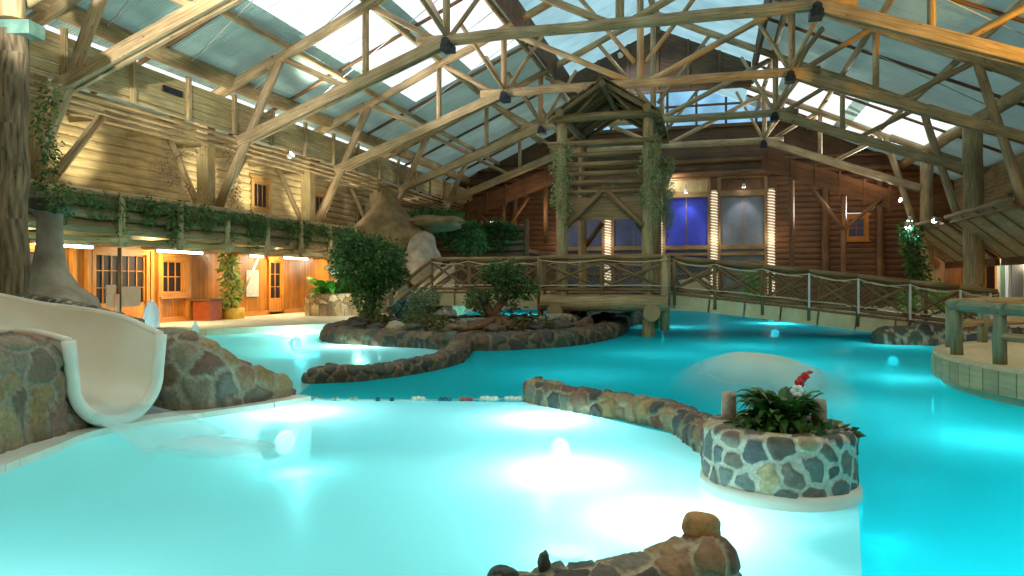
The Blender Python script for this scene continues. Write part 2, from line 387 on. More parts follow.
# ------------------------------------------------------------------ stone masonry
PAL = [srgb(112, 84, 62), srgb(140, 104, 70), srgb(96, 88, 78), srgb(74, 76, 72), srgb(150, 126, 94), srgb(120, 72, 58), srgb(88, 92, 80), srgb(132, 120, 104), srgb(66, 58, 52), srgb(164, 132, 84)]
PALD = [srgb(84, 64, 44), srgb(60, 56, 46), srgb(74, 70, 56), srgb(96, 70, 48), srgb(52, 50, 44), srgb(70, 78, 60), srgb(110, 92, 66)]
PALG = [srgb(134, 120, 98), srgb(106, 92, 76), srgb(150, 120, 78), srgb(128, 92, 78), srgb(92, 86, 76), srgb(158, 136, 98), srgb(120, 112, 98), srgb(124, 96, 70)]
def stoneify(me, size, disp, pal=PAL, mortar=srgb(176, 166, 142), seed=1, edge=.14, tan=None, flat=1.0):
    rg = random.Random(seed); n = len(me.vertices)
    co = np.empty(n*3); me.vertices.foreach_get('co', co); co = co.reshape(-1, 3)
    no = np.empty(n*3); me.vertex_normals.foreach_get('vector', no); no = no.reshape(-1, 3)
    idx = list(range(n)); rg.shuffle(idx); seeds = []; grid = {}
    s = size*.8
    for i in idx:
        p = co[i]; g = tuple(int(math.floor(c/s)) for c in p); ok = True
        if p[2] < -.25: continue
        for dx in (-1, 0, 1):
            for dy in (-1, 0, 1):
                for dz in (-1, 0, 1):
                    for q in grid.get((g[0]+dx, g[1]+dy, g[2]+dz), ()):
                        d = q-p
                        if d[0]*d[0]+d[1]*d[1]+d[2]*d[2]*flat < s*s: ok = False; break
                    if not ok: break
                if not ok: break
            if not ok: break
        if ok: grid.setdefault(g, []).append(p.copy()); seeds.append(p.copy())
    if len(seeds) < 2: seeds += [co[0], co[-1]]
    kd = kdtree.KDTree(len(seeds))
    cs = [(pal[rg.randrange(len(pal))], rg.uniform(.35, 1.3), rg.uniform(.8, 1.2), rg.uniform(.78, 1.28), Vector((rg.uniform(-1, 1), rg.uniform(-1, 1), rg.uniform(-1, 1)))) for _ in seeds]
    for k, q in enumerate(seeds): kd.insert(q, k)
    kd.balance()
    cols = np.empty((n, 4)); new = co.copy()
    for i in range(n):
        p = Vector(co[i])
        if p.z < -.3: cols[i] = [*mortar, 1]; continue
        w = noise.noise_vector(p*(1.7/size))*size*.2+noise.noise_vector(p*(5/size))*size*.05
        q = p+w
        r = sorted((a[2]*cs[a[1]][3], a[1], a[0]) for a in kd.find_n(q, 4)); a = r[0]
        e = (r[1][0]-a[0])/size if len(r) > 1 else 1; c = cs[a[1]]
        t = min(1, max(0, (e-edge*.75)/.17)); t = t**.5
        h = disp*t*(c[1]+.2*noise.noise(p*(4/size)))+t*.16*c[4].dot(q-a[2])*min(1, disp/(size*.1))
        new[i] = co[i]+no[i]*max(h, -disp*.3)
        k = min(1, max(0, (e-edge*.85)/(edge*.18)))
        v = c[2]*(1+.25*noise.noise(p*(2.5/size)))
        cols[i] = [mortar[j]*(1-k)+c[0][j]*v*k for j in range(3)]+[1]
    me.vertices.foreach_set('co', new.reshape(-1))
    at = me.attributes.new('Col', 'FLOAT_COLOR', 'POINT'); at.data.foreach_set('color', cols.reshape(-1)); me.update()
def spline(pts, ds, closed=False):
    P = [np.array(p, float) for p in pts]; out = []
    n = len(P); rngk = range(n if closed else n-1)
    for i in rngk:
        if closed: a, b, c, d = P[(i-1) % n], P[i], P[(i+1) % n], P[(i+2) % n]
        else: a, b, c, d = P[max(i-1, 0)], P[i], P[i+1], P[min(i+2, n-1)]
        k = max(1, int(np.linalg.norm((c-b)[:2])/ds))
        for j in range(k):
            t = j/k; out.append(.5*((2*b)+(c-a)*t+(2*a-5*b+4*c-d)*t*t+(3*b-a-3*c+d)*t**3))
    if not closed: out.append(P[-1])
    return out
def sweep_mesh(name, pts, ds=.04, closed=False, base=-1.2, p=.55, ns=22, cap=True, z0=0., skirt=True):
    """a rounded wall along (x, y, width, height[, floor])"""
    S = spline(pts, ds, closed); n = len(S); V = []; F = []; UV = []
    L = 0; tot = sum(np.linalg.norm((S[i+1]-S[i])[:2]) for i in range(n-1))
    for i, q in enumerate(S):
        if i: L += np.linalg.norm((S[i]-S[i-1])[:2])
        a = S[(i-1) % n] if closed else S[max(i-1, 0)]; b = S[(i+1) % n] if closed else S[min(i+1, n-1)]
        d = (b-a)[:2]; d = d/(np.linalg.norm(d)+1e-9); nr = np.array([d[1], -d[0]])
        w, h = q[2], q[3]; zz = q[4] if len(q) > 4 else z0; off = 0
        if cap and not closed:
            e = min(L, tot-L)/(w*.5)
            if e < 1: w *= max(.02, math.sqrt(1-(1-e)**2)); h *= max(.1, (1-(1-e)**4))**.5
        row = []
        if skirt: row.append((q[0]-nr[0]*w/2, q[1]-nr[1]*w/2, base))
        for k in range(ns+1):
            t = PI*k/ns; c = -math.cos(t); lat = math.copysign(abs(c)**p, c)*w/2; z = (math.sin(t)**p if math.sin(t) > 0 else 0)*h+zz
            if skirt and k in (0, ns): z = min(zz, -.05) if zz <= 0 else zz
            row.append((q[0]+nr[0]*lat, q[1]+nr[1]*lat, z))
        if skirt: row.append((q[0]+nr[0]*w/2, q[1]+nr[1]*w/2, base))
        V += row; m = len(row)
    for i in range(n if closed else n-1):
        i2 = (i+1) % n
        for k in range(m-1): F.append((i*m+k, i*m+k+1, i2*m+k+1, i2*m+k))
    if not closed: F.append(tuple(range(m))); F.append(tuple(range((n-1)*m, n*m))[::-1])
    me = bpy.data.meshes.new(name); me.from_pydata(V, [], F); me.polygons.foreach_set('use_smooth', [True]*len(F)); me.update()
    return me
def rubble(name, pts, size, disp, parent=None, pal=PAL, seed=1, mortar=srgb(176, 166, 142), ds=None, edge=.14, tags=None, **k):
    me = sweep_mesh(name, pts, ds or size*.14, **k)
    bm_fix(me); stoneify(me, size, disp, pal, mortar, seed, edge)
    return mesh_obj(name, me, stone_m, parent, tags)
def bm_fix(me):
    import bmesh
    bm = bmesh.new(); bm.from_mesh(me); bmesh.ops.recalc_face_normals(bm, faces=bm.faces); bm.to_mesh(me); bm.free(); me.update()
def boulder(name, c, r, mat, seed=0, rough=.25, parent=None, sub=4, tags=None, stone=None, facet=False):
    import bmesh
    bm = bmesh.new(); bmesh.ops.create_icosphere(bm, subdivisions=sub, radius=1)
    of = Vector((seed*7.3, seed*3.1, seed*1.7))
    for v in bm.verts:
        p = v.co.copy(); k = 1+rough*noise.noise(p*1.3+of)*1.6+rough*.5*noise.noise(p*3+of)
        v.co = Vector((p.x*r[0], p.y*r[1], p.z*r[2]))*k+Vector(c)
    for f in bm.faces: f.smooth = not facet
    me = bpy.data.meshes.new(name); bm.to_mesh(me); bm.free(); me.update()
    if mat is stone_m:
        at = me.attributes.new('Col', 'FLOAT_COLOR', 'POINT'); cc = stone or PAL[seed % len(PAL)]
        at.data.foreach_set('color', [x for _ in me.vertices for x in (*cc, 1)])
    return mesh_obj(name, me, mat, parent, tags)

# ------------------------------------------------------------------ leaves
def leaves(name, blobs, size, mat, parent=None, seed=1, droop=0., tags=None, narrow=.5, shell=.6):
    """blobs: (centre, radii, count)"""
    rg = random.Random(seed); V = []; F = []
    for c, r, n in blobs:
        for _ in range(n):
            while True:
                d = Vector((rg.gauss(0, 1), rg.gauss(0, 1), rg.gauss(0, 1)))
                if d.length > 1e-3: break
            d.normalize(); k = (shell+(1-shell)*rg.random())*(1+.18*noise.noise(Vector(c)+d*2.2)*2)
            if rg.random() < .25: k *= rg.random()
            p = Vector((c[0]+d.x*r[0]*k, c[1]+d.y*r[1]*k, c[2]+d.z*r[2]*k))
            a = Vector((d.x+rg.uniform(-.9, .9), d.y+rg.uniform(-.9, .9), d.z*.4+rg.uniform(-.9, .6)-droop)).normalized()
            s = a.cross(Vector((rg.uniform(-1, 1), rg.uniform(-1, 1), rg.uniform(-1, 1))))
            if s.length < 1e-3: continue
            s.normalize(); u = s.cross(a); L = size*rg.uniform(.7, 1.3); W = L*narrow/2; i = len(V)
            V += [tuple(p), tuple(p+a*L*.45+s*W+u*L*.08), tuple(p+a*L-u*L*.05), tuple(p+a*L*.45-s*W+u*L*.08), tuple(p+a*L*.5)]
            F += [(i, i+1, i+4), (i+1, i+2, i+4), (i, i+4, i+3), (i+4, i+2, i+3)]
    me = bpy.data.meshes.new(name); me.from_pydata(V, [], F); me.update()
    return mesh_obj(name, me, mat, parent, tags)
def blades(name, c, n, L, W, mat, parent=None, seed=1, up=.8, tags=None, spread=.1):
    """long arching leaves from a root"""
    rg = random.Random(seed); mb = MB()
    for _ in range(n):
        t = rg.uniform(0, 2*PI); d = Vector((math.cos(t), math.sin(t), 0)); l = L*rg.uniform(.6, 1.1); u0 = up*rg.uniform(.6, 1.3)
        p = Vector(c)+d*spread*rg.random(); s = Vector((-d.y, d.x, 0)); K = 6; i = len(mb.v)
        for j in range(K+1):
            q = j/K; x = l*q; z = u0*x-(.9*x*x/L)*(.6+u0*.4); w = W*math.sin(PI*min(1, .12+q*.88))**.7*.5+.002
            pc = p+d*x*.8+Vector((0, 0, z)); mb.v += [tuple(pc-s*w+Vector((0, 0, w*.4))), tuple(pc), tuple(pc+s*w+Vector((0, 0, w*.4)))]
        for j in range(K):
            for e in (0, 1):
                a = i+j*3+e; mb.face((a, a+1, a+4, a+3), [(0, 0), (.1, 0), (.1, .1), (0, .1)], True)
    return B(mb, name, mat, parent, **(tags or {}))
# ------------------------------------------------------------------ the hall
XC = -2.5; XL = -18.4; XR = 13.4; Y0 = -4.; Y1 = 45.9
def top(x): return 14.1-.453*abs(x)          # top chord centre, x from the ridge line
def roofz(x): return 14.1-.453*abs(x)+.42
# floor (decks) round the pool
m = MB()
m.poly([(XL, 6), (-16.9, 6), (-16.9, 17.2), (-16.45, 19.3), (-14.6, 18.5), (-13.6, 20.3), (-12.3, 22.2), (-12.2, 27), (-12.4, 33), (-11.3, 40), (-3, 41.6), (3, 39.5), (6.5, 34), (7.7, 28.5), (7.2, 23.2), (6.9, 20.9), (8.2, 18.5), (8.6, 8), (8.6, Y0), (XR, Y0), (XR, Y1), (XL, Y1)], -1.9, .2)
B(m, 'floor', deck_m, kind='structure')
m = MB(); m.poly([(XL, Y0), (-7.2, Y0), (-7.2, 5.4), (-9.5, 6), (XL, 6)], -1.9, .2); B(m, 'floor', deck_m, kind='structure')
# basin: shallow milky bays and the deeper far basin
m = MB(); m.poly([(XL, Y0), (XR, Y0), (XR, Y1), (XL, Y1)], -2.0, -1.75)
B(m, 'floor_basin', basin_m, kind='structure')
m = MB(); m.poly([(-17, -3), (1.2, -3), (.9, 5.5), (.3, 6.4), (-.1, 7.7), (-.8, 8.3), (-1.6, 8.85), (-2.35, 9.4), (-5.75, 8.95), (-6.2, 10.3), (-5.2, 11.5), (-4.95, 12.8), (-5.3, 15.4), (-6, 16.6), (-9.6, 18), (-12.3, 22), (-17, 20)], -1.8, -.75)
B(m, 'floor_shallow', basin_m, kind='structure')
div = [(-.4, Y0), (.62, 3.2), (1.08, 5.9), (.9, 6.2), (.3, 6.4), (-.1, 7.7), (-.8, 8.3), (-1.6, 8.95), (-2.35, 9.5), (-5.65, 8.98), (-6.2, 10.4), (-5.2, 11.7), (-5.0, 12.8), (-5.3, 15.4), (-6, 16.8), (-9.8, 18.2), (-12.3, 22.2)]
m = MB(); m.poly([(XL, Y0)]+div+[(XL, 22.2)], -1.95, 0.0); B(m, 'pool_water', milky_lit_m, kind='structure')
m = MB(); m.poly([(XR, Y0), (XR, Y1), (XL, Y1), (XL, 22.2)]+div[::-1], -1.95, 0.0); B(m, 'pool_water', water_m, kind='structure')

# walls -------------------------------------------------------------
def siding(name, origin, ux, nx, W, z0, z1, bh, mat, openings=(), rnd=.06, zt=None):
    """rows of half-round boards; ux along the wall, nx into the room; openings (u0,u1,z0,z1)"""
    mb = MB(); o = Vector(origin); u = Vector(ux); n = Vector(nx); z = z0
    while z < z1-.01:
        zz = min(z+bh, z1); cuts = sorted([(a, b) for a, b, c, d in openings if c < zz-.03 and d > z+.03]); x = 0
        runs = []
        for a, b in cuts:
            if a > x: runs.append((x, a))
            x = max(x, b)
        if x < W: runs.append((x, W))
        for a, b in runs:
            if zt:                                                   # clipped by the roof slope
                pass
            prof = [(0, 0), (.55*rnd, .06), (rnd, .35), (rnd, .65), (.55*rnd, .94), (0, 1)]
            i = len(mb.v)
            for e in (a, b):
                for dn, dz in prof: mb.v.append(tuple(o+u*e+n*dn+Vector((0, 0, z+(zz-z)*dz))))
            of = random.random()*9
            for k in range(5): mb.face((i+k, i+k+6, i+k+7, i+k+1), [(a+of, prof[k][1]*bh+z), (b+of, prof[k][1]*bh+z), (b+of, prof[k+1][1]*bh+z), (a+of, prof[k+1][1]*bh+z)], True)
            back = [tuple(o+u*e-n*.12+Vector((0, 0, w))) for e, w in ((a, z), (b, z), (b, zz), (a, zz))]
            mb.quad(*back)
            for e in (a, b):
                q = [o+u*e-n*.12+Vector((0, 0, z)), o+u*e+n*rnd+Vector((0, 0, z)), o+u*e+n*rnd+Vector((0, 0, zz)), o+u*e-n*.12+Vector((0, 0, zz))]; mb.quad(*q)
        z = zz
    return B(mb, name, mat, kind='structure')
# windows / doors on a wall: local frame u (along), n (towards the room)
def opening_box(kind, num, origin, ux, nx, u0, u1, z0, z1, fm, gm, cols=3, rows=2, fw=.1, proj=.09, sashes=1, mun=.03, depth=.0, cas=True):
    o = Vector(origin); u = Vector(ux); n = Vector(nx)
    P = lambda a, b, z: tuple(o+u*a+n*b+Vector((0, 0, z)))
    e = bpy.data.objects.new(f'{kind}_{num}', None); col.objects.link(e); e.location = P((u0+u1)/2, 0, z0); e['kind'] = 'structure'
    f = MB()
    for z in (z0+fw/2, z1-fw/2): f.beam(P(u0, proj/2, z), P(u1, proj/2, z), proj, fw)
    for a in (u0+fw/2, u1-fw/2): f.beam(P(a, proj/2, z0+fw), P(a, proj/2, z1-fw), fw if abs(u.x) > .5 else proj, proj if abs(u.x) > .5 else fw, (0, 1, 0))
    if cas:
        f.beam(P(u0-.1, proj*.6, z1+.04), P(u1+.1, proj*.6, z1+.04), proj*1.3, .1)
        if kind == 'window': f.beam(P(u0-.08, proj*.8, z0-.03), P(u1+.08, proj*.8, z0-.03), proj*1.7, .07)
    B(f, f'{kind}_frame', fm, e)
    w = (u1-u0-2*fw)/sashes
    for s in range(sashes):
        a0 = u0+fw+s*w; a1 = a0+w; g = MB()
        zb = z0+fw+(.55 if kind == 'door' else 0)
        if kind == 'door':
            p = MB(); p.beam(P((a0+a1)/2, .02, z0+fw), P((a0+a1)/2, .02, zb), (a1-a0) if abs(u.x) > .5 else .05, .05 if abs(u.x) > .5 else (a1-a0), (0, 1, 0)); B(p, 'door_panel', fm, e)
        g.quad(P(a0, -.02, zb), P(a1, -.02, zb), P(a1, -.02, z1-fw), P(a0, -.02, z1-fw)); B(g, 'pane', gm, e)
        q = MB(); st = .055
        for a in (a0+st/2, a1-st/2): q.beam(P(a, .02, zb), P(a, .02, z1-fw), *((st, .05) if abs(u.x) > .5 else (.05, st)), (0, 1, 0))
        for z in (zb+st/2, z1-fw-st/2): q.beam(P(a0, .02, z), P(a1, .02, z), .05, st)
        for k in range(1, cols): a = a0+(a1-a0)*k/cols; q.beam(P(a, .015, zb), P(a, .015, z1-fw), mun, mun, (0, 1, 0))
        for k in range(1, rows): z = zb+(z1-fw-zb)*k/rows; q.beam(P(a0, .015, z), P(a1, .015, z), mun, mun)
        B(q, 'muntin_grid', fm, e)
    if kind == 'door':
        h = MB(); h.tube([P(u0+(u1-u0)*.47, .1, z0+1.0), P(u0+(u1-u0)*.47, .1, z0+1.25)], .018, 8); B(h, 'handle', iron_m, e)
    return e
WL = ((XL, 6, 0), (0, 1, 0), (1, 0, 0))          # left wall: u = y - 6
lowop = [(9.4, 10.9, 1.0, 2.6), (11.4, 11.9, .9, 1), (11.95, 14.25, .2, 2.62), (14.85, 16.05, 1.1, 2.45), (21.25, 22.25, .2, 2.55)]
siding('wall_left', *WL, 40, 3.9, 7.6, .3, siding_m, [(19.95, 21.35, 4.55, 6.0), (24.6, 26.0, 4.55, 6.0), (29.2, 30.4, 4.6, 6.0)])
m = MB()   # lower storey: orange vertical boards, cut round the openings
segs = [(0, 9.3), (10.95, 11.95), (14.3, 14.8), (16.1, 21.2), (22.3, 40)]
for a, b in segs: m.beam((XL-.05, 6+(a+b)/2, .2), (XL-.05, 6+(a+b)/2, 3.9), .1, b-a, (0, 1, 0))
for a, b, z in ((9.3, 10.95, .95), (14.8, 16.1, 1.1)): m.beam((XL-.05, 6+(a+b)/2, .2), (XL-.05, 6+(a+b)/2, z), .1, b-a, (0, 1, 0))
for a, b, z in ((9.3, 10.95, 2.65), (14.8, 16.1, 2.5), (11.95, 14.3, 2.66), (21.2, 22.3, 2.6)): m.beam((XL-.05, 6+(a+b)/2, z), (XL-.05, 6+(a+b)/2, 3.9), .1, b-a, (0, 1, 0))
B(m, 'wall_left', panel_m, kind='structure')
opening_box('window', 1, *WL, 9.3, 10.95, .95, 2.65, honey_m, glass_dark, 3, 2, .12, .12, 1)
opening_box('door', 1, *WL, 11.95, 14.3, .2, 2.66, honey_m, glass_dark, 3, 3, .14, .12, 2)
opening_box('window', 2, *WL, 14.8, 16.1, 1.1, 2.5, honey_m, glass_dark, 3, 2, .13, .12, 1)
opening_box('door', 2, *WL, 21.2, 22.3, .2, 2.6, honey_m, glass_dark, 2, 3, .1, .1, 1)
opening_box('window', 3, *WL, 19.95, 21.35, 4.55, 6.0, frame_m, glass_dark, 3, 1, .2, .1, 1)
opening_box('window', 4, *WL, 24.6, 26.0, 4.55, 6.0, frame_m, glass_dark, 3, 1, .2, .1, 1)
opening_box('window', 5, *WL, 29.2, 30.4, 4.6, 6.0, siding_m, glass_dark, 3, 1, .2, .1, 1)
m = MB()
for y in (15.15, 17.3, 17.82, 20.4, 20.75, 22.2): m.box(XL, XL+.14, y-.07, y+.07, .2, 2.85)
B(m, 'trim_1', honey_m, kind='structure')
m = MB(); m.box(XL+.02, XL+.12, 8, 40, 2.72, 3.3); B(m, 'added_glow_board', siding_m, kind='structure')  # pale board added so the strip lights' glow reads along the wall top
m = MB(); m.box(XL, XL+.1, 8, 46, .2, .38); B(m, 'baseboard_left', honey_m, kind='structure')
# back wall
WB = ((XL, Y1, 0), (1, 0, 0), (0, -1, 0)); bx = lambda x: x-XL
siding('wall_back', *WB, XR-XL, .2, 8.2, .34, siding_b, [(bx(-9.3), bx(3.7), .2, 8.1), (bx(7.65), bx(8.95), 4.0, 5.5), (bx(-14.1), bx(-13.1), 4.3, 5.4)])
m = MB()
def gable(mb, xa, xb, za, y, dz=0.):
    """wall piece between za and the roof line over xa..xb (from the ridge)"""
    n = max(1, int((xb-xa)/.9))
    for k in range(n):
        a = xa+(xb-xa)*k/n; b = xa+(xb-xa)*(k+1)/n
        for yy in (y, y+.08):
            if min(roofz(a), roofz(b))-dz > za: mb.quad((XC+a, yy, za), (XC+b, yy, za), (XC+b, yy, roofz(b)-dz), (XC+a, yy, roofz(a)-dz))
gable(m, -13.5, -7.2, 8.2, Y1); gable(m, 7.2, 13.5, 8.2, Y1)
m.beam((XC-7.2, Y1+.03, 9.7), (XC+7.2, Y1+.03, 9.7), .12, 3.0)
B(m, 'wall_back', vboard_m, kind='structure')
m = MB(); gable(m, -7.2, 7.2, 11.2, Y1+.02); B(m, 'window_6', gab_m, kind='structure')
m = MB()
for k in range(-3, 4): m.box(XC+k*1.75-.07, XC+k*1.75+.07, Y1-.15, Y1, 11.2, roofz(k*1.75)-.05)
m.box(XC-7.2, XC+7.2, Y1-.22, Y1-.02, 11.05, 11.25); m.box(XC-5, XC+5, Y1-.16, Y1-.02, 12.4, 12.52)
B(m, 'trim_2', brown_m, kind='structure')
m = MB(); m.log((XL, Y1-.2, 8.2), (XR, Y1-.2, 8.2), .2); m.log((XL, Y1-.2, 9.0), (XR, Y1-.2, 9.0), .14)
B(m, 'trim_3', brown_m, kind='structure')
opening_box('window', 7, *WB, bx(7.65), bx(8.95), 4.0, 5.5, honey_m, glass_slate, 2, 2, .2, .12)
opening_box('window', 8, *WB, bx(-14.1), bx(-13.1), 4.3, 5.4, brown_m, glass_dark, 2, 2, .12, .12)
# the four tall glazed bays
pil = [-9.3, -6.2, -3.0, .3, 3.6]; gm = [glass_slate, glass_slate, glass_blue, glass_grey]
for k in range(4):
    a, b = pil[k]+.3, pil[k+1]-.3
    e = bpy.data.objects.new(f'window_{9+k}', None); col.objects.link(e); e.location = ((a+b)/2, Y1, .2); e['kind'] = 'structure'
    yy = Y1-.02; f = MB()
    for x in (a, b): f.box(x-.09, x+.09, yy-.16, yy+.1, .2, 8.0)
    for z, h in ((.3, .2), (2.1, .12), (2.72, .3), (3.3, .16), (3.72, .26), (6.98, .34), (8.0, .2)): f.box(a, b, yy-.15, yy+.08, z-h/2, z+h/2)
    f.box((a+b)/2-.025, (a+b)/2+.025, yy-.05, yy+.05, .2, 6.9)
    B(f, 'window_frame', rail_m, e)
    g = MB(); g.quad((a, yy, 3.8), (b, yy, 3.8), (b, yy, 6.9), (a, yy, 6.9)); B(g, 'pane', gm[k], e)
    g = MB(); g.quad((a, yy, .25), (b, yy, .25), (b, yy, 3.75), (a, yy, 3.75)); B(g, 'pane', glass_slate if k != 3 else glass_grey, e)
    g = MB(); g.beam(((a+b)/2, yy+.05, 7.15), ((a+b)/2, yy+.05, 8.0), b-a, .08, (0, 1, 0)); B(g, 'head_panel', siding_m if k == 2 else siding_b, e)
m = MB()
for x in pil: m.box(x-.33, x+.33, Y1-.08, Y1+.1, .2, 8.15)
B(m, 'wall_back', siding_b, kind='structure')
for k, x in enumerate(pil):
    nm = ['leftmost', 'second from the left', 'middle', 'fourth from the left', 'rightmost'][k]
    t = thing('rope_light', (x, Y1-.3, .5), f'glowing rope light wound up the {nm} pilaster of the tall glazing', 'light', 'rope lights on the pilasters')
    s = MB(); s.box(x-.16, x+.16, Y1-.28, Y1, .2, 7.2); B(s, 'pilaster', plain('stone_pilaster_%d' % k, srgb(190, 160, 130), srgb(226, 204, 176), .7, 9), t)
    s = MB(); pts = []
    for j in range(380):
        a = j*.62; z = .5+6.6*j/380; pts.append((x+.2*math.cos(a), Y1-.15-.17*math.sin(a), z))
    s.tube(pts, .026, 5); B(s, 'tube', fairy_m, t)
for x in (6.6, 9.5, -12.3, -16):
    s = MB(); s.log((x, Y1-.3, .2), (x, Y1-.3, 8.0), .24, .22); B(s, 'trim_4', brown_m, kind='structure')
# right wall (pale shingles above the side gallery) and its lower storey
WR = ((XR, Y0, 0), (0, 1, 0), (-1, 0, 0)); ry = lambda y: y-Y0
siding('wall_right', *WR, Y1-Y0, 4.2, 7.6, .2, shingle_m, [(ry(37.3), ry(38.5), 4.5, 5.9)], .04)
m = MB()
for a, b in ((Y0, 34.5), (41.2, Y1)): m.beam((XR+.05, (a+b)/2, .2), (XR+.05, (a+b)/2, 4.2), .1, b-a, (0, 1, 0))
m.beam((XR+.05, 37.85, 2.7), (XR+.05, 37.85, 4.2), .1, 6.7, (0, 1, 0)); B(m, 'wall_right', panel_m, kind='structure')
opening_box('window', 13, *WR, ry(37.3), ry(38.5), 4.5, 5.9, siding_m, glass_slate, 2, 2, .14, .1)
for q, (a, b, g) in enumerate(((39.6, 41.2, glass_dark), (38.3, 39.4, glass_green), (36.3, 38.1, glass_grey), (34.5, 36.1, glass_dark))):
    opening_box('window', 14+q, *WR, ry(a), ry(b), .25, 2.65, alu_m if q else honey_m, g, 1, 1, .08, .1, cas=False)
# front wall behind the viewer, left wall's near end
m = MB()
m.beam((XC, Y0-.06, .2), (XC, Y0-.06, 7.0), 31.8, .1, (0, 1, 0)); gable(m, -15.8, 15.8, 7.0, Y0-.1); B(m, 'wall_front', siding_b, kind='structure')
siding('wall_left', (XL, Y0, 0), (0, 1, 0), (1, 0, 0), 10, .2, 7.6, .3, siding_m)

# roof --------------------------------------------------------------
def strip(mb, xa, xb, ya, yb, dz=0):
    mb.quad((XC+xa, ya, roofz(xa)+dz), (XC+xb, ya, roofz(xb)+dz), (XC+xb, yb, roofz(xb)+dz), (XC+xa, yb, roofz(xa)+dz))
op, tl, pb = MB(), MB(), MB()
Lb = [(4.6, 5.4, 0), (5.4, 7.7, 1), (7.7, 8.4, 0), (8.4, 10.4, 1), (10.4, 13.9, 0), (13.9, 15.2, 1), (15.2, 16.1, 0)]
for a, b, k in Lb:
    if k and b < 12:
        y = Y0
        for ya, yb, q in ((Y0, 12.5, 0), (12.5, 30.5, 1), (30.5, Y1, 0)):
            strip(tl if q else op, -a, -b, ya, yb)
    elif k: strip(tl, -a, -b, Y0, 39); strip(op, -a, -b, 39, Y1)
    else: strip(op, -a, -b, Y0, Y1)
for a, b in ((0, 4.6),):
    strip(pb, -a, -b, Y0, Y1); strip(pb, a, b, Y0, 34); strip(pb, a, b, 34, Y1)
strip(op, 4.6, 16.1, Y0, 35.2)
for a, b, k in ((4.6, 6.0, 1), (6.0, 6.6, 0), (6.6, 9.2, 1), (9.2, 9.8, 0), (9.8, 13.2, 1), (13.2, 16.1, 0)): strip(tl if k else op, a, b, 35.2, 43.8)
strip(op, 4.6, 16.1, 43.8, Y1)
ce = B(op, 'ceiling', sheet_m, kind='structure')
B(tl, 'ceiling_skylight', sky_m, kind='structure'); B(pb, 'ceiling_skylight', skyb_m, kind='structure')
m = MB()
for x in (-13.1, -10.9, -8.1, -5.3, 5.3, 8.1, 10.9, 13.2): m.log((XC+x, Y0, roofz(x)-.2), (XC+x, Y1, roofz(x)-.2), .12 if abs(x) < 13 else .27, seg=30)
m.log((XC, Y0, roofz(0)-.2), (XC, Y1, roofz(0)-.2), .15, seg=30)
B(m, 'trim_5', log_m, kind='structure')
m = MB()
for y in (17.75, 24.25, 30.75, 37.25, 43.4):
    for sg in (-1, 1): m.log((XC+sg*4.6, y, roofz(4.6)-.12), (XC+sg*15.6, y, roofz(15.6)-.12), .07, n=8)
B(m, 'trim_6', brown_m, kind='structure')
m = MB()
for y in (13, 16.2, 19.4, 22.6, 25.8, 29):
    for sg in (-1, 1): m.tube([(XC+sg*4.6, y, roofz(4.6)-.25), (XC+sg*13, y+2.6, roofz(13)-.3)], .018, 6)
B(m, 'trim_7', alu_m, kind='structure')
# ridge lantern: slatted skirts and a boarded end
t = thing('ridge_lantern', (XC, 24, 11.2), 'slatted brown timber lantern box hanging under the ridge with a boarded gable end', 'lantern')
for sg in (-1, 1):
    m = MB()
    for k in range(110): y = 13.+k*.22; m.box(XC+sg*4.55-.02, XC+sg*4.55+.02, y, y+.15, 11.35, roofz(4.55)-.05)
    m.box(XC+sg*4.55-.06, XC+sg*4.55+.06, 13, 37.2, 11.3, 11.42); B(m, 'slatted_skirt', vboard_m, t)
m = MB(); gable(m, -4.5, 4.5, 11.25, 37.1, .1); B(m, 'end_board', vboard_m, t)
each('batten', brown_m, t, [MB().beam((XC+x, 37.05, 11.2), (XC+x, 37.05, roofz(x)-.1), .12, .1) for x in (-3, -1.5, 0, 1.5, 3)]+[MB().beam((XC-4.5, 37.03, 11.22), (XC+4.5, 37.03, 11.22), .15, .15)])

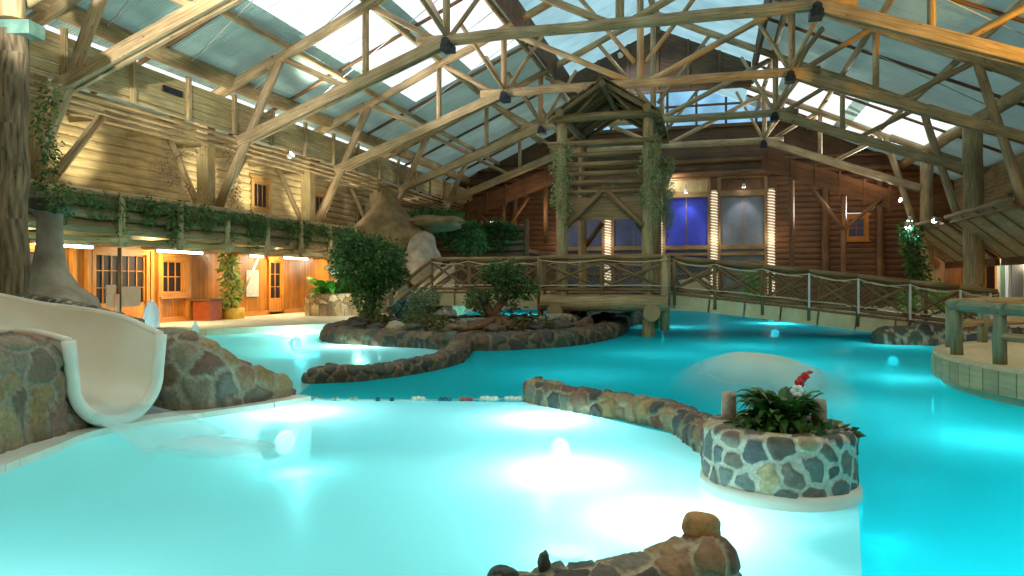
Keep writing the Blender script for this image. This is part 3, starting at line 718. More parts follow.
# roof trusses ------------------------------------------------------
bot = lambda x: 9.1-.372*(abs(x)-5.3)
t0 = thing('roof_truss', (XC, 21, 9.1), 'log roof truss whose tie runs across the top of the frame', 'truss', 'log roof trusses')
for s in (-1, 1):
    P = lambda x, z, dy=0: (XC+s*x, 21+dy, z)
    B(MB().log(P(11.7, top(11.7)), P(-.25, top(0)+.1), .17, .15, 12), 'top_chord', truss_m, t0)
    m = MB(); m.beam(P(12.75, bot(12.75), -.13), P(5.2, bot(5.2), -.13), .1, .34); m.beam(P(12.75, bot(12.75), .13), P(5.2, bot(5.2), .13), .1, .34)
    m.log(P(12.7, bot(12.7)), P(5.1, bot(5.1)), .15, .14, 12)
    B(m, 'bottom_chord', truss_m, t0)
    B(MB().log(P(11.2, top(11.2)), P(13.6 if s < 0 else 12.6, 4.15), .15, .16, 10), 'strut', truss_m, t0)
    B(MB().log(P(11.4, top(11.4)+.05), P(15.7, top(15.7)+.1), .19), 'eave_rafter', log_m, t0)
    B(MB().log(P(5.3, 9.2, -.1), P(6.4, top(6.4), -2.2), .08), 'brace', truss_m, t0)
    B(MB().log(P(5.3, 9.2, .1), P(4.0, top(4.0), 2.0), .08), 'brace', truss_m, t0)
    B(MB().log(P(11.0, top(11.0)-.15), P(8.7, bot(8.7)), .10), 'brace', truss_m, t0)
    B(MB().log(P(8.1, top(8.1)), P(8.1, bot(8.1)), .11), 'post', truss_m, t0)
    B(MB().log(P(7.9, top(7.9)-.1), P(5.6, bot(5.6)+.1), .10), 'brace', truss_m, t0)
    B(MB().log(P(5.35, top(5.35)), P(5.35, 9.1), .12), 'post', truss_m, t0)
    B(MB().log(P(5.1, top(5.3)-.2), P(.4, 9.2), .12), 'brace', truss_m, t0)
    B(MB().log(P(5.3, 9.2, .1), P(6.6, top(6.6), 1.6), .09), 'brace', truss_m, t0)
    B(MB().log(P(2.6, top(2.6)), P(.2, 9.9), .09), 'brace', truss_m, t0)
    m = MB(); m.lathe([(.2, -.18), (.2, .18)], n=12)
    m2 = MB(); m2.beam(P(5.3, 8.86, -.25), P(5.3, 8.86, .25), .34, .2); m2.tube([P(5.3, 9.0, -.3), P(5.3, 9.0, .3)], .13, 10); B(m2, 'steel_bracket', iron_m, t0)
B(MB().log((XC-6.3, 21, 9.12), (XC+6.3, 21, 9.12), .18, .17, 12), 'tie_beam', truss_m, t0)
B(MB().log((XC, 21, 9.1), (XC, 21, 14.1), .13), 'king_post', truss_m, t0)
for dy, lb in ((-7.0, 'nearest log roof truss, only its sloping ends at the corners in view'), (6.5, 'log roof truss in front of the boarded lantern end'), (13, 'log roof truss just behind the pavilion roof'), (19.5, 'farthest log roof truss with pale chords by the back wall')):
    copy_tree(t0, (0, dy, 0), lb)

# left gallery ------------------------------------------------------
t = thing('balcony', (-16.8, 25, 3.0), 'long upper timber gallery along the left wall with an ivy-hung fascia', 'balcony')
m = MB(); m.box(XL+.1, -15.25, 12.5, 38.2, 3.72, 3.88); B(m, 'floor_slab', siding_m, t)
m = MB()
for k in range(3): z = 2.9+k*.32; m.log((-15.2, 12.3, z+.15), (-15.2, 38.1, z+.15), .17, seg=20, n=8)
B(m, 'fascia', fascia_m, t)
m = MB(); m.log((-15.15, 12.2, 3.92), (-15.15, 38.2, 3.92), .1, seg=20); B(m, 'top_rail', log_m, t)
each('fascia_post', log_m, t, [MB().log((-15.0, y, 2.55), (-15.0, y, 4.0), .09, n=8) for y in np.arange(13.5, 38, 2.17)])
each('joist', log_m, t, [MB().log((XL+.1, y, 2.78), (-14.75, y, 2.78), .09, n=8) for y in np.arange(13.5, 38, 2.17)])
m = MB(); m.box(-15.4, -15.3, 12.5, 38, 2.66, 2.8); B(m, 'soffit', siding_m, t)
t = thing('gallery_return', (-12.3, 38.2, 3.0), 'short gallery across the far left end with greenery over its boards', 'balcony')
m = MB()
for k in range(5): m.log((-15.2, 38.1, 3.1+k*.36), (-9.5, 38.1, 3.1+k*.36), .19, n=8)
B(m, 'fascia', siding_b, t)
m = MB(); m.box(-15.2, -9.5, 38.2, 45.5, 3.2, 3.4); B(m, 'floor_slab', siding_b, t)
each('post', brown_m, t, [MB().log((x, 38, .2), (x, 38, 5.0), .13) for x in (-14.9, -12.2, -9.6)])
# posts with braces on the gallery
first = None
for y, lb in ((14.5, 'near the bark-covered column'), (21, 'draped in dry vines'), (27.5, 'beside the second upper window'), (34, 'before the rock peak')):
    if first is None:
        first = t = thing('gallery_post', (-16.6, y, 3.9), 'square timber post with spreading braces on the left gallery, '+lb, 'post', 'posts on the left gallery')
        m = MB(); m.box(-16.82, -16.38, y-.2, y+.2, 3.85, 6.9); B(m, 'post', siding_m, t)
        m = MB(); m.log((-16.9, y, 4.2), (-18.2, y, 6.8), .11); B(m, 'brace', log_m, t)
        m = MB(); m.log((-16.4, y+.25, 4.2), (-16.4, y+2.1, 6.5), .12); B(m, 'brace', log_m, t)
        m = MB(); m.beam((-18.3, y, 6.96), (-15.4, y, 6.96), .2, .2); B(m, 'cap_beam', siding_m, t)
    else: copy_tree(first, (0, y-14.5, 0), 'square timber post with spreading braces on the left gallery, '+lb)
# upper parapet with lit pole fringe
t = thing('upper_parapet', (-15.2, 25, 6.6), 'upper boarded parapet under the roof edge with rows of bright poles below', 'parapet')
m = MB()
for k in range(4): m.beam((-15.22+.02*(k % 2), 6, 6.77+k*.245), (-15.22+.02*(k % 2), 45.5, 6.77+k*.245), .07, .225)
B(m, 'boarding', siding_m, t)
each('stanchion', log_m, t, [MB().beam((-15.12, y, 6.5), (-15.12, y, 7.8), .12, .12) for y in np.arange(7.5, 45, 2.17)])
for x, z in ((-15.25, 6.58), (-15.6, 6.5), (-15.95, 6.41), (-16.3, 6.33), (-16.7, 6.25)): B(MB().log((x, 6, z), (x, 45, z), .065, seg=26, n=8), 'pole', log_m, t)
each('outrigger', siding_m, t, [MB().beam((-18.3, y+1.0, 6.42), (-16.2, y+1.0, 6.42), .12, .14) for y in np.arange(7.5, 45, 2.17)])
for y in (17.3, 29.1): m = MB(); m.box(-15.15, -15.08, y, y+.75, 7.1, 7.28); B(m, 'speaker_grille', iron_m, t)
# sloping parapets before the back wall
for s, lb in ((-1, 'left'), (1, 'right')):
    t = thing('sloping_parapet', (XC+s*8.5, 41.5, 7), f'sloping brown boarded parapet climbing towards the centre on the {lb} of the back wall', 'parapet')
    m = MB()
    for k in range(3): m.beam((XC+s*5.3, 41.5, 8.6-k*.34), (XC+s*11.8, 41.5, 6.2-k*.34), .1, .31)
    B(m, 'boarding', siding_b, t)
    for q in range(6): x = 5.6+q*1.2; z = 8.6-(x-5.3)*.37; m = MB(); m.box(XC+s*x-.05, XC+s*x+.05, 41.38, 41.46, z-1.0, z+.3); B(m, 'stanchion', brown_m, t)
    for x in (6.8, 9.4): B(MB().log((XC+s*x, 41.5, 3.9 if s < 0 else .2), (XC+s*x, 41.5, 8.3-(x-5.3)*.37-.6), .14), 'support_post', brown_m, t)
    B(MB().log((XC+s*9.4, 41.4, 4.4), (XC+s*11.2, 41.4, 5.9), .1), 'brace', brown_m, t); B(MB().log((XC+s*9.4, 41.4, 4.4), (XC+s*7.8, 41.4, 6.6), .1), 'brace', brown_m, t)
# bark column at the near left
t = thing('log_column', (-11.95, 10, .5), 'thick rough-barked log column standing on the rocks at the left edge', 'column')
B(MB().log((-11.95, 10, .2), (-11.95, 10, 6.1), .27, .24, 16, .06, 14), 'trunk', bark_m, t)
m = MB(); m.beam((-13.2, 9.7, 6.12), (-11.5, 10.1, 6.1), .42, .24); B(m, 'bearing_block', plain('teal_lit_wood', srgb(66, 100, 92), srgb(100, 132, 118), .6), t)  # teal light on the beam end is put into this colour
m = MB(); m.log((-11.95, 10, 6.3), (-11.95, 10, top(9.45)+.2), .2, .2); B(m, 'upper_post', log_m, t)
# left edge struts of the nearest truss bay
for a, b, lb in (((-12.1, 10, 6.5), (-9.0, 14.5, 11.2), 'round log strut leaning up from the bark column to the roof'),):
    m = MB(); m.log(a, b, .16); B(m, 'roof_strut', log_m, label=lb, category='strut')

# right columns and inclined galleries
for y, lb in ((34, 'big round log column on the right between the two inclined galleries'), (40.5, 'slimmer far log column on the right beside the cyan-lit plant'), (27.5, 'near right log column beyond the frame edge')):
    m = MB(); m.log((10.6, y, .2), (10.6, y, 8.2), .42 if y == 34 else .33, .36 if y == 34 else .3, 16); B(m, 'log_column', log_m, label=lb, category='column')
for ya, yb, lb in ((27.4, 34.2, 'nearer'), (34.9, 41.6, 'farther')):
    t = thing('inclined_gallery', (11, (ya+yb)/2, 2.6), f'{lb} gallery on the right with an outward leaning boarded underside', 'balcony')
    m = MB()
    for k in range(7):
        f = k/7; g = (k+.93)/7
        m.quad((9.7+2.1*f, ya, 4.3-1.75*f), (9.7+2.1*f, yb, 4.3-1.75*f), (9.7+2.1*g, yb, 4.3-1.75*g), (9.7+2.1*g, ya, 4.3-1.75*g))
    m.quad((9.74, ya, 4.34), (9.74, yb, 4.34), (11.9, yb, 2.62), (11.9, ya, 2.62))
    B(m, 'boarding', shingle_m, t)
    each('rib', rail_m, t, [MB().beam((9.66, y, 4.3), (11.79, y, 2.53), .07, .05) for y in np.linspace(ya+.1, yb-.1, 5)])
    B(MB().log((9.65, ya, 4.35), (9.65, yb, 4.35), .09), 'edge_log', rail_m, t)
    m = MB(); m.box(9.8, XR, ya, yb, 4.1, 4.2); m.box(11.7, 11.9, ya, yb, 2.3, 2.6); B(m, 'floor_slab', siding_b, t)
    m = MB(); m.log((9.75, ya, 4.3), (9.75, yb, 4.3), .05); m.quad((9.75, ya, 2.9), (XR, ya, 2.9), (XR, ya, 4.1), (9.75, ya, 4.1)) if False else None
m = MB(); m.box(10.9, 12.4, 42.6, 42.9, .2, 4.2); m.box(12.0, XR, 42.6, 42.8, .2, 4.2); B(m, 'trim_8', panel_m, kind='structure')

# ------------------------------------------------------------------ pavilion on the bridge
PX0, PX1, PY0, PY1 = -4.35, -1.75, 21.75, 25.5
t = thing('bridge_pavilion', (-3.05, 23.6, 0), 'tall gabled log gazebo standing over the middle of the footbridge', 'gazebo')
for x in (PX0, PX1):
    for y in (PY0, PY1): B(MB().log((x, y, -1.0), (x, y, 6.75), .19 if y == PY0 else .15, .15, 14), 'post', log_m, t)
for y, z in ((PY0-.12, 6.62), (PY1+.1, 6.55), (PY0-.1, 5.82), (PY1, 5.7)):
    B(MB().log((PX0-.42, y, z), (PX1+.4, y, z), .13 if z > 6 else .1), 'cross_beam', rail_m, t)
for x in (PX0, PX1): B(MB().log((x, PY0-.5, 6.72), (x, PY1+.5, 6.72), .12), 'side_plate', rail_m, t)
xm = (PX0+PX1)/2; ap = 7.62
B(MB().log((xm, PY0-.6, ap-.12), (xm, PY1+.5, ap-.12), .1), 'ridge_pole', rail_m, t)
for s in (-1, 1):
    each('rafter', rail_m, t, [MB().log((xm+s*.02, y, ap-.06), (xm+s*1.6, y, 6.55), .075, n=8) for y in (PY0-.3, PY0+.7, PY0+1.8, PY0+2.9, PY1+.3)])
    m = MB()
    for k in range(12):
        f, g = k/12, (k+1.25)/12
        a = Vector((xm+s*1.66*f, 0, ap+.1-1.08*f)); b = Vector((xm+s*1.66*g, 0, ap+.06-1.08*g))
        for q in range(15):
            y = PY0-.42+q*.3+(k % 2)*.1; m.beam((a.x, y+.15, a.z+.02), (b.x, y+.15, b.z+.04), .29, .035)
    B(m, 'shingle_roof', rail_m, t)
    B(MB().log((xm+s*.9, PY0-.1, 6.62), (xm+s*.05, PY0-.1, 7.55), .06), 'gable_strut', rail_m, t)
for k, z in enumerate((5.5, 5.2, 4.92, 4.64, 4.36)):
    for y in (PY0-.02, PY1): B(MB().log((PX0-.1, y, z), (PX1+.1, y, z), .075), 'louvre_rail', rail_m, t)
m = MB(); m.box(PX0+.1, PX1-.1, PY0+.02, PY0+.1, 3.5, 4.2); B(m, 'transom_board', rail_m, t)
for s in (-1, 1):
    B(MB().log((xm+s*.08, PY0-.12, 4.35), (xm+s*1.15, PY0-.12, 3.3), .09), 'brace', rail_m, t)
    B(MB().log((xm+s*1.2, PY1, 2.9), (xm+s*.6, PY1, 3.7), .09), 'brace', brown_m, t)
    each('side_rail', rail_m, t, [MB().log((xm+s*1.3, PY0, z), (xm+s*1.3, PY1, z), .08) for z in (4.2, 5.0)])

# footbridge --------------------------------------------------------
def zb(x):      # deck height along the bridge
    if x < -1.2: return 1.3
    return 1.3-.105*(x+1.2)-.0012*(x+1.2)**2
def offp(x, y, z): return (x, y, z)
t = thing('footbridge', (-1, 23, .8), 'long log footbridge with netted cross-braced railings sloping down to the right', 'bridge')
YA, YB = 22.3, 25.9; YR = 24.6
m = MB(); xs = np.arange(-9.0, 8.01, .17)
for x in xs:
    yb = 26.2 if x < -1.1 else YR; m.beam((x, YA-.05, zb(x)-.03), (x, yb, zb(x)-.03), .155, .05)
B(m, 'deck', rail_m, t)
for y in (YA-.05, YR-.1):
    m = MB(); X = list(np.arange(-9.0, 8.01, 1.0))
    for a, b in zip(X[:-1], X[1:]): m.beam((a-.02, y, zb(a)-.26), (b+.02, y, zb(b)-.26), .16, .4)
    B(m, 'girder', plain('cream_beam_%d' % (y > 23), srgb(190, 176, 132), srgb(214, 202, 164), .6, 3), t)
B(MB().log((-4.95, 21.5, .98), (-1.15, 21.5, .98), .24, .24, 14), 'log_bearer', log_m, t)
each('cross_bearer', log_m, t, [MB().log((x, 21.2, .72), (x, 26.2, .72), .24, .2, 14) for x in (-4.5, -1.6)])
def railing(par, pts, h=1.06, panel=True, post_m=rail_m):
    """pts: list of deck points; a post at each"""
    for i, p in enumerate(pts):
        p = Vector(p); B(MB().log(p-Vector((0, 0, .35)), p+Vector((0, 0, h)), .06, .055, 8), 'railing_post', post_m, par)
    r = MB()
    for a, b in zip(pts[:-1], pts[1:]): r.log(Vector(a)+Vector((0, 0, h)), Vector(b)+Vector((0, 0, h)), .075, .075, 8, seg=1)
    B(r, 'handrail', rail_m, par)
    r = MB(); n = MB(); c = MB()
    for a, b in zip(pts[:-1], pts[1:]):
        a = Vector(a); b = Vector(b); u = Vector((0, 0, 1)); L = (b-a).length
        c.log(a+u*.12, b+u*(h-.12), .04, n=6); c.log(a+u*(h-.12), b+u*.12, .04, n=6); c.log(a+u*.1, b+u*.1, .045, n=6)
        nv = (b-a).cross(u).normalized()*-.09
        if nv.y > 0: nv = -nv
        K = max(2, int(L/.3)); pts2 = [a.lerp(b, k/K)+u*(h-.07-.09*math.sin(PI*k/K)*(1+.3*math.sin(i*3)))+nv for k in range(K+1)]
        r.tube(pts2, .017, 5); r.tube([a.lerp(b, k/K)+u*(.2+.02*math.sin(PI*k/K))+nv for k in range(K+1)], .014, 5)
        # diamond net
        z0, z1 = .2, h-.14; H = z1-z0; st = .14; k = -H
        while k < L:
            for sg in (0, 1):
                s0, s1 = max(k, 0), min(k+H, L)
                if s1-s0 > .02:
                    za, zc = (s0-k, s1-k) if sg == 0 else (H-(s0-k), H-(s1-k))
                    n.tube([a.lerp(b, s0/L)+u*(z0+za)+nv*.8, a.lerp(b, s1/L)+u*(z0+zc)+nv*.8], .0055, 3, caps=False)
            k += st
    B(c, 'cross_brace', rail_m, par); B(r, 'rope', rope_m, par); B(n, 'net', net_m, par)
PT = lambda x, y: (x, y, zb(x))
railing(t, [(-8.85, YA, 1.3), (-7.55, YA, 1.3), (-6.25, YA, 1.3), (-5.02, YA, 1.3)])
railing(t, [(-5.02, 21.55, 1.3), (-3.1, 21.55, 1.3), (-1.14, 21.55, 1.3)])
each('corner_post', log_m, t, [MB().log((-1.25, 21.6, .2), (-1.25, 21.6, 2.42), .14, .14, 12), MB().log((-5.0, 21.6, .2), (-5.0, 21.6, 2.4), .1, .1, 12)])
railing(t, [PT(x, YA-.1) for x in (-1.0, .17, 1.5, 2.76, 4.05, 5.36, 6.59, 7.5)])
railing(t, [PT(x, YR) for x in (-1.1, .4, 1.9, 3.4, 4.9, 6.4, 7.9)])
railing(t, [(-5.0, 26.1, 1.3), (-3.1, 26.1, 1.3), (-1.14, 26.1, 1.3)])
railing(t, [(-8.85, YR, 1.3), (-7.5, YR, 1.3), (-6.3, YR, 1.3), (-5.1, YR, 1.3)])
each('upright', alu_m, t, [MB().beam((x, YA-.21, zb(x)+.02), (x, YA-.21, zb(x)+1.0), .05, .05) for x in (2.76, 4.05, 5.36, 6.59, 7.3)], label='white painted upright')
# stairs at the left end
t = thing('bridge_stairs', (-9.6, 23, .2), 'timber steps with log handrails leading down from the left end of the bridge', 'stairs')
each('tread', rail_m, t, [MB().beam((-9.14-k*.24, YA, 1.2-k*.16), (-9.14-k*.24, 24.5, 1.2-k*.16), .28, .05) for k in range(7)])
each('stringer', rail_m, t, [MB().beam((-8.95, y, 1.1), (-10.7, y, .0), .1, .3) for y in (YA, 24.5)])
for y in (YA-.08, 24.5):
    each('handrail', rail_m, t, [MB().log((-8.85, y, 1.35+o), (-10.45, y, .1+o), .065) for o in (1.0, .55)])
    B(MB().log((-10.3, y, -.6), (-10.3, y, 1.2), .08), 'newel_post', rail_m, t)
# ------------------------------------------------------------------ slide
t = thing('water_slide', (-6.4, 6.5, 0), 'cream open water slide with a white lip pouring into the near pool', 'slide')
path = [(-6.3, 6.52, .13), (-6.9, 6.66, .22), (-7.6, 6.95, .34), (-8.4, 7.3, .52), (-9.4, 7.7, .76), (-10.5, 8.1, .95), (-11.8, 8.4, 1.1)]
rimh = [.9, .95, .9, .76, .56, .46, .46]; hw = .47
nearh = [.9, .88, .72, .5, .25, .12, .1]
S = spline([(*p, h, g) for p, h, g in zip(path, rimh, nearh)], .12)
def slide_section(q, d, a, r0=0.):
    nr = Vector((-d[1], d[0], 0))                # towards the far side
    x = math.cos(a)*(hw+r0)
    z = q[2]+(1-math.sin(a))*.46-r0*math.sin(a) if a > 0 else 0
    return x, z
V = MB(); n = len(S); ns = 22; i0 = 0
rows = []
def srow(q, d, th):
    nr = Vector((-d[1], d[0])); row = []
    cs = []
    H = q[3]-.46
    for k in range(5): cs.append((1, .46+H*(1-k/4)))
    for k in range(1, ns): a = PI*k/ns; cs.append((math.cos(a), .46-.46*math.sin(a)))
    for k in range(5): cs.append((-1, .46+H*k/4))
    for x, z in cs:
        f = 1+th/hw if True else 1
        if x*nr[1] < 0: z = min(z, q[4]) if z <= .46 else min(.46+(z-.46)*max(0, q[4]-.46)/max(H, .01), q[4])
        zz = z if z > .46 else .46-(.46-z)*(1+th/.46)
        flare = 1+.2*max(0, z-.46)
        row.append((q[0]+nr[0]*x*hw*f*flare, q[1]+nr[1]*x*hw*f*flare, q[2]+zz))
    return row
for i, q in enumerate(S):
    a = S[max(i-1, 0)]; b = S[min(i+1, n-1)]; d = (a-b)[:2]; d = d/np.linalg.norm(d); d = (-d[0]*-1, d[1])
    d = (float(d[0]), float(d[1])); rows.append((srow(q, d, 0), srow(q, d, .05)))
mb = MB(); m_ = len(rows[0][0])
for s in (0, 1):
    for r in rows: mb.v += r[s]
for s in (0, 1):
    o = s*n*m_
    for i in range(n-1):
        for k in range(m_-1):
            mb.face((o+i*m_+k, o+i*m_+k+1, o+(i+1)*m_+k+1, o+(i+1)*m_+k), [(0, 0)]*4, True)
B(mb, 'trough', slide_m, t)
lip = [Vector(a).lerp(Vector(b), .5) for a, b in zip(*rows[0])]
B(MB().tube(lip, .068, 12), 'lip', white_m, t)
far = [Vector(r[0][0]).lerp(Vector(r[1][0]), .5) for r in rows]; near = [Vector(r[0][-1]).lerp(Vector(r[1][-1]), .5) for r in rows]
if far[0].y < near[0].y: far, near = near, far
B(MB().tube(far, .04, 8), 'rim', slide_m, t); B(MB().tube(near, .04, 8), 'rim', slide_m, t)
# water running out of the mouth
mb = MB(); K = 14; W = 12
for j in range(K+1):
    f = j/K; cx = -6.5+1.45*f; cy = 6.57-.35*f; z = .24-.22*f*f if f < .8 else .1-.08*(f-.8)/.2
    for k in range(W+1):
        s = (k/W-.5)*2; w = .3+.22*f
        mb.v.append((cx+s*.12, cy+s*w, z+.05*(1-s*s)*(1-f)-(.04 if abs(s) > .9 else 0)))
for j in range(K):
    for k in range(W): a = j*(W+1)+k; mb.face((a, a+1, a+W+2, a+W+1), [(0, 0)]*4, True)
B(mb, 'spilling_water', spill_m, t)
# rocks either side of the slide
rubble('rock_mass', [(-6.6, 2.2, 1.3, 1.02), (-6.75, 4.2, 1.35, 1.08), (-6.98, 5.2, 1.35, 1.1), (-6.95, 5.75, 1.1, 1.08), (-6.95, 6.0, 1.0, .92), (-6.9, 6.2, .85, .4), (-6.9, 6.45, .8, .12), (-6.9, 6.8, .8, .12), (-6.9, 7.1, .8, .5)], .3, .035, pal=PALG, seed=3, p=.35, ds=.02, ns=110, mortar=srgb(150, 140, 122), tags=dict(label='large mortared rock bank left of the slide mouth at the photo edge', category='rock wall'))
rubble('rock_mass', [(-7.5, 8.0, .55, 1.0), (-6.75, 7.72, .7, 1.02), (-6.3, 7.85, .8, .95), (-6.1, 8.2, .75, .62), (-5.9, 8.6, .6, .42), (-5.72, 9.0, .4, .28)], .32, .035, pal=PALG, seed=5, p=.5, ds=.018, ns=110, mortar=srgb(156, 144, 124), tags=dict(label='tapering mortared rock point right of the slide mouth', category='rock wall'))
rubble('rock_ledge', [(-7.2, 6.1, .6, .98), (-8.0, 6.45, .7, 1.0), (-9.0, 6.85, .8, 1.0), (-10.2, 7.3, .9, .98), (-12, 7.8, 1.0, 1.0)], .28, .04, pal=PALG, seed=9, p=.5, ds=.03, ns=50, tags=dict(label='ledge of mortared stones along the near side of the slide', category='rock wall'))
rubble('rock_ledge', [(-7.3, 7.95, .4, 1.08), (-8.1, 8.3, .4, 1.2), (-8.9, 8.6, .4, 1.28), (-9.8, 9.0, .45, 1.36), (-11.2, 9.5, .6, 1.42)], .24, .03, pal=PALD, seed=6, p=.6, ds=.04, ns=36, tags=dict(label='ledge of dark stones behind the upper rim of the slide', category='rock wall'))
rubble('rock_mound', [(-13.8, 9.2, 2.6, .7), (-12, 9.9, 2.8, 1.0), (-10.9, 10.6, 2.0, 1.1), (-10.2, 10.6, 1.2, .5)], .4, .05, pal=PALG, seed=8, ds=.07, ns=36, tags=dict(label='rock mound under the bark-covered column', category='rock wall'))
m = MB()
def cres(z): return .24+.62*max(0, 1-(z-.8)/1.0)**2
m.lathe([(1.1, .6), (.8, 1.3), (.5, 1.55), (.32, 1.85), (.24, 2.3), (.22, 2.8), (.24, 3.0), (.3, 3.15)], (-12.55, 11.3), 28, .05); B(m, 'cement_rock_pillar', rockgrey_m, label='grey cement rock pillar flaring at its foot behind the bark column', category='rock')
boulder('dark_rock', (-12.55, 11.3, 3.15), (.42, .36, .22), stone_m, 4, .3, stone=srgb(70, 66, 52), tags=dict(label='dark flat rock capping the grey cement pillar', category='rock'))
# white rims at the water line
def rim(name, pts, w, h, lab, mat=white_m):
    S2 = spline([(*p, w, h) for p in pts], .15); mb = MB()
    for a, b in zip(S2[:-1], S2[1:]): mb.beam((a[0], a[1], (h-1.2)/2), (b[0], b[1], (h-1.2)/2), w, h+1.2)
    return B(mb, name, mat, kind='structure')
rim('trim_9', [(-5.75, 1.0), (-5.9, 3.2), (-5.98, 4.6), (-6.2, 5.4), (-6.42, 6.1), (-6.32, 6.8), (-5.95, 7.6), (-5.62, 8.3), (-5.42, 8.85)], .34, .07, 'white curved pool rim under the slide rocks')
# rock walls dividing the pools
rubble('rock_wall', [(-6.4, 10.45, .45, .14), (-6.1, 10.6, .45, .24), (-5.6, 11.05, .42, .2), (-5.25, 11.8, .4, .2), (-5.05, 12.7, .4, .22), (-5.05, 13.8, .42, .24), (-5.4, 15.2, .48, .26), (-5.7, 16.3, .55, .3)], .22, .045, pal=PALD, seed=11, ds=.022, ns=40, mortar=srgb(132, 112, 82), tags=dict(label='long low rock wall curving from the tree island into the shallow pool', category='rock wall'))
rubble('rock_wall', [(-2.4, 9.75, .36, .29), (-2.1, 9.5, .36, .27), (-1.55, 9.12, .34, .24), (-.9, 8.72, .34, .25), (-.3, 8.2, .34, .24), (-.02, 7.5, .34, .24), (.15, 6.9, .34, .3)], .2, .04, pal=PAL, seed=12, ds=.016, ns=44, mortar=srgb(168, 150, 120), tags=dict(label='low rock wall running from mid water to the round planter', category='rock wall'))
w = rubble('rock_wall', [(-1.12, 3.42, .34, .1), (-.8, 3.55, .36, .15), (-.45, 3.7, .36, .19), (-.2, 3.8, .38, .25), (.0, 3.88, .42, .33), (.12, 3.94, .4, .3)], .17, .03, pal=PAL, seed=14, ds=.01, ns=60, mortar=srgb(176, 160, 130), tags=dict(label='nearest rock wall rising from the bottom edge of the photo', category='rock wall'))
boulder('ochre_boulder', (-.04, 3.93, .35), (.1, .085, .085), stone_m, 22, .13, stone=srgb(178, 128, 70), tags=dict(label='ochre stone crowning the nearest rock wall', category='rock'))
boulder('pointed_stone', (-.82, 3.62, .19), (.032, .035, .07), stone_m, 23, .15, stone=srgb(66, 66, 60), tags=dict(label='small upright dark stone on the nearest rock wall', category='rock'))
boulder('dark_stone', (-1.02, 3.55, .13), (.08, .06, .06), stone_m, 25, .15, stone=srgb(60, 66, 60), tags=dict(label='rounded dark stone at the left end of the nearest rock wall', category='rock'))
rubble('rock_bank', [(4.2, 21.0, .8, .34), (5.2, 21.1, .9, .42), (6.4, 20.9, .9, .4), (7.6, 20.3, 1.0, .4)], .38, .09, pal=PALD, seed=15, tags=dict(label='rock bank under the right end of the footbridge', category='rock wall'))
# island
ISL = [(-9.9, 17.9), (-9.2, 17.35), (-8.0, 17.0), (-6.9, 16.85), (-6.0, 16.5), (-5.3, 16.55), (-4.5, 17.1), (-3.6, 18.3), (-3.1, 20.2), (-2.9, 22.5), (-3.1, 26), (-2.7, 29.6), (-3.6, 30.6), (-4.6, 28), (-5.6, 26), (-7.2, 25.6), (-8.8, 25.2), (-10.6, 23.8), (-10.9, 21), (-10.5, 19)]
rubble('rock_island', [(x, y, .7, .34) for x, y in ISL], .34, .07, pal=PALD, seed=17, closed=True, cap=False, ds=.035, ns=30, mortar=srgb(120, 110, 84), tags=dict(label='rock-edged island with planting under the footbridge', category='island'))
isl = bpy.data.objects['rock_island']
m = MB(); m.poly(ISL, -.4, .3); g = B(m, 'soil_bed', soil_m, isl)
isl2 = [(-8.3, 19.0, .5, .45), (-7.2, 19.6, .8, .55), (-6.6, 20.6, 1.0, .55), (-7.4, 21.3, .9, .45)]
rubble('rock_ridge', isl2, .4, .12, pal=PALD, seed=18, ds=.06, base=0, tags=dict(label='mossy rock ridge around the small pond on the island', category='rock wall'))
rubble('rock_ridge', [(-4.9, 19.4, .9, .6), (-4.3, 20.6, 1.0, .7), (-4.4, 22.4, 1.1, .6), (-5.4, 23.4, 1.0, .5)], .4, .12, pal=PALD, seed=19, ds=.06, base=0, tags=dict(label='mossy rock ridge beneath the left pavilion post', category='rock wall'))
# ground litter of boulders on the island
BL = ['grey boulder directly below the ficus trunk at the island edge', 'small grey boulder just right of the ficus trunk', 'pale cream boulder on the island below the pale shrub', 'dark boulder at the left tip of the island',
      'small boulder right of the pale cream boulder', 'boulder where the curving rock wall meets the island', 'boulder under the right roots of the twisted tree', 'boulder on the island below the left pavilion post', 'boulder left of the dark gap under the bridge',
      'reddish boulder at the dark gap under the bridge', 'boulder in the shade beneath the pavilion', 'boulder behind the pavilion on the narrow island tongue', 'last boulder at the far tip of the island', 'boulder behind the ficus tree at the island back']
k = 0
for x, y, s in ((-9.3, 18.0, .3), (-8.7, 17.8, .24), (-8.2, 18.0, .3), (-9.7, 18.7, .36), (-7.4, 17.6, .26), (-6.3, 17.5, .3), (-5.2, 17.6, .28), (-4.3, 18.4, .3), (-3.9, 19.4, .33), (-3.5, 20.6, .3), (-3.3, 23.5, .4), (-3.0, 26.5, .4), (-3.0, 28.5, .42), (-9.9, 20.2, .4)):
    k += 1; boulder('island_boulder', (x, y, .38), (s, s*.8, s*.6), stone_m, 30+k, .35, sub=3, stone=PALD[k % 7] if k != 3 else srgb(170, 160, 130), tags=dict(label=BL[k-1], category='rock', group='boulders on the island'))

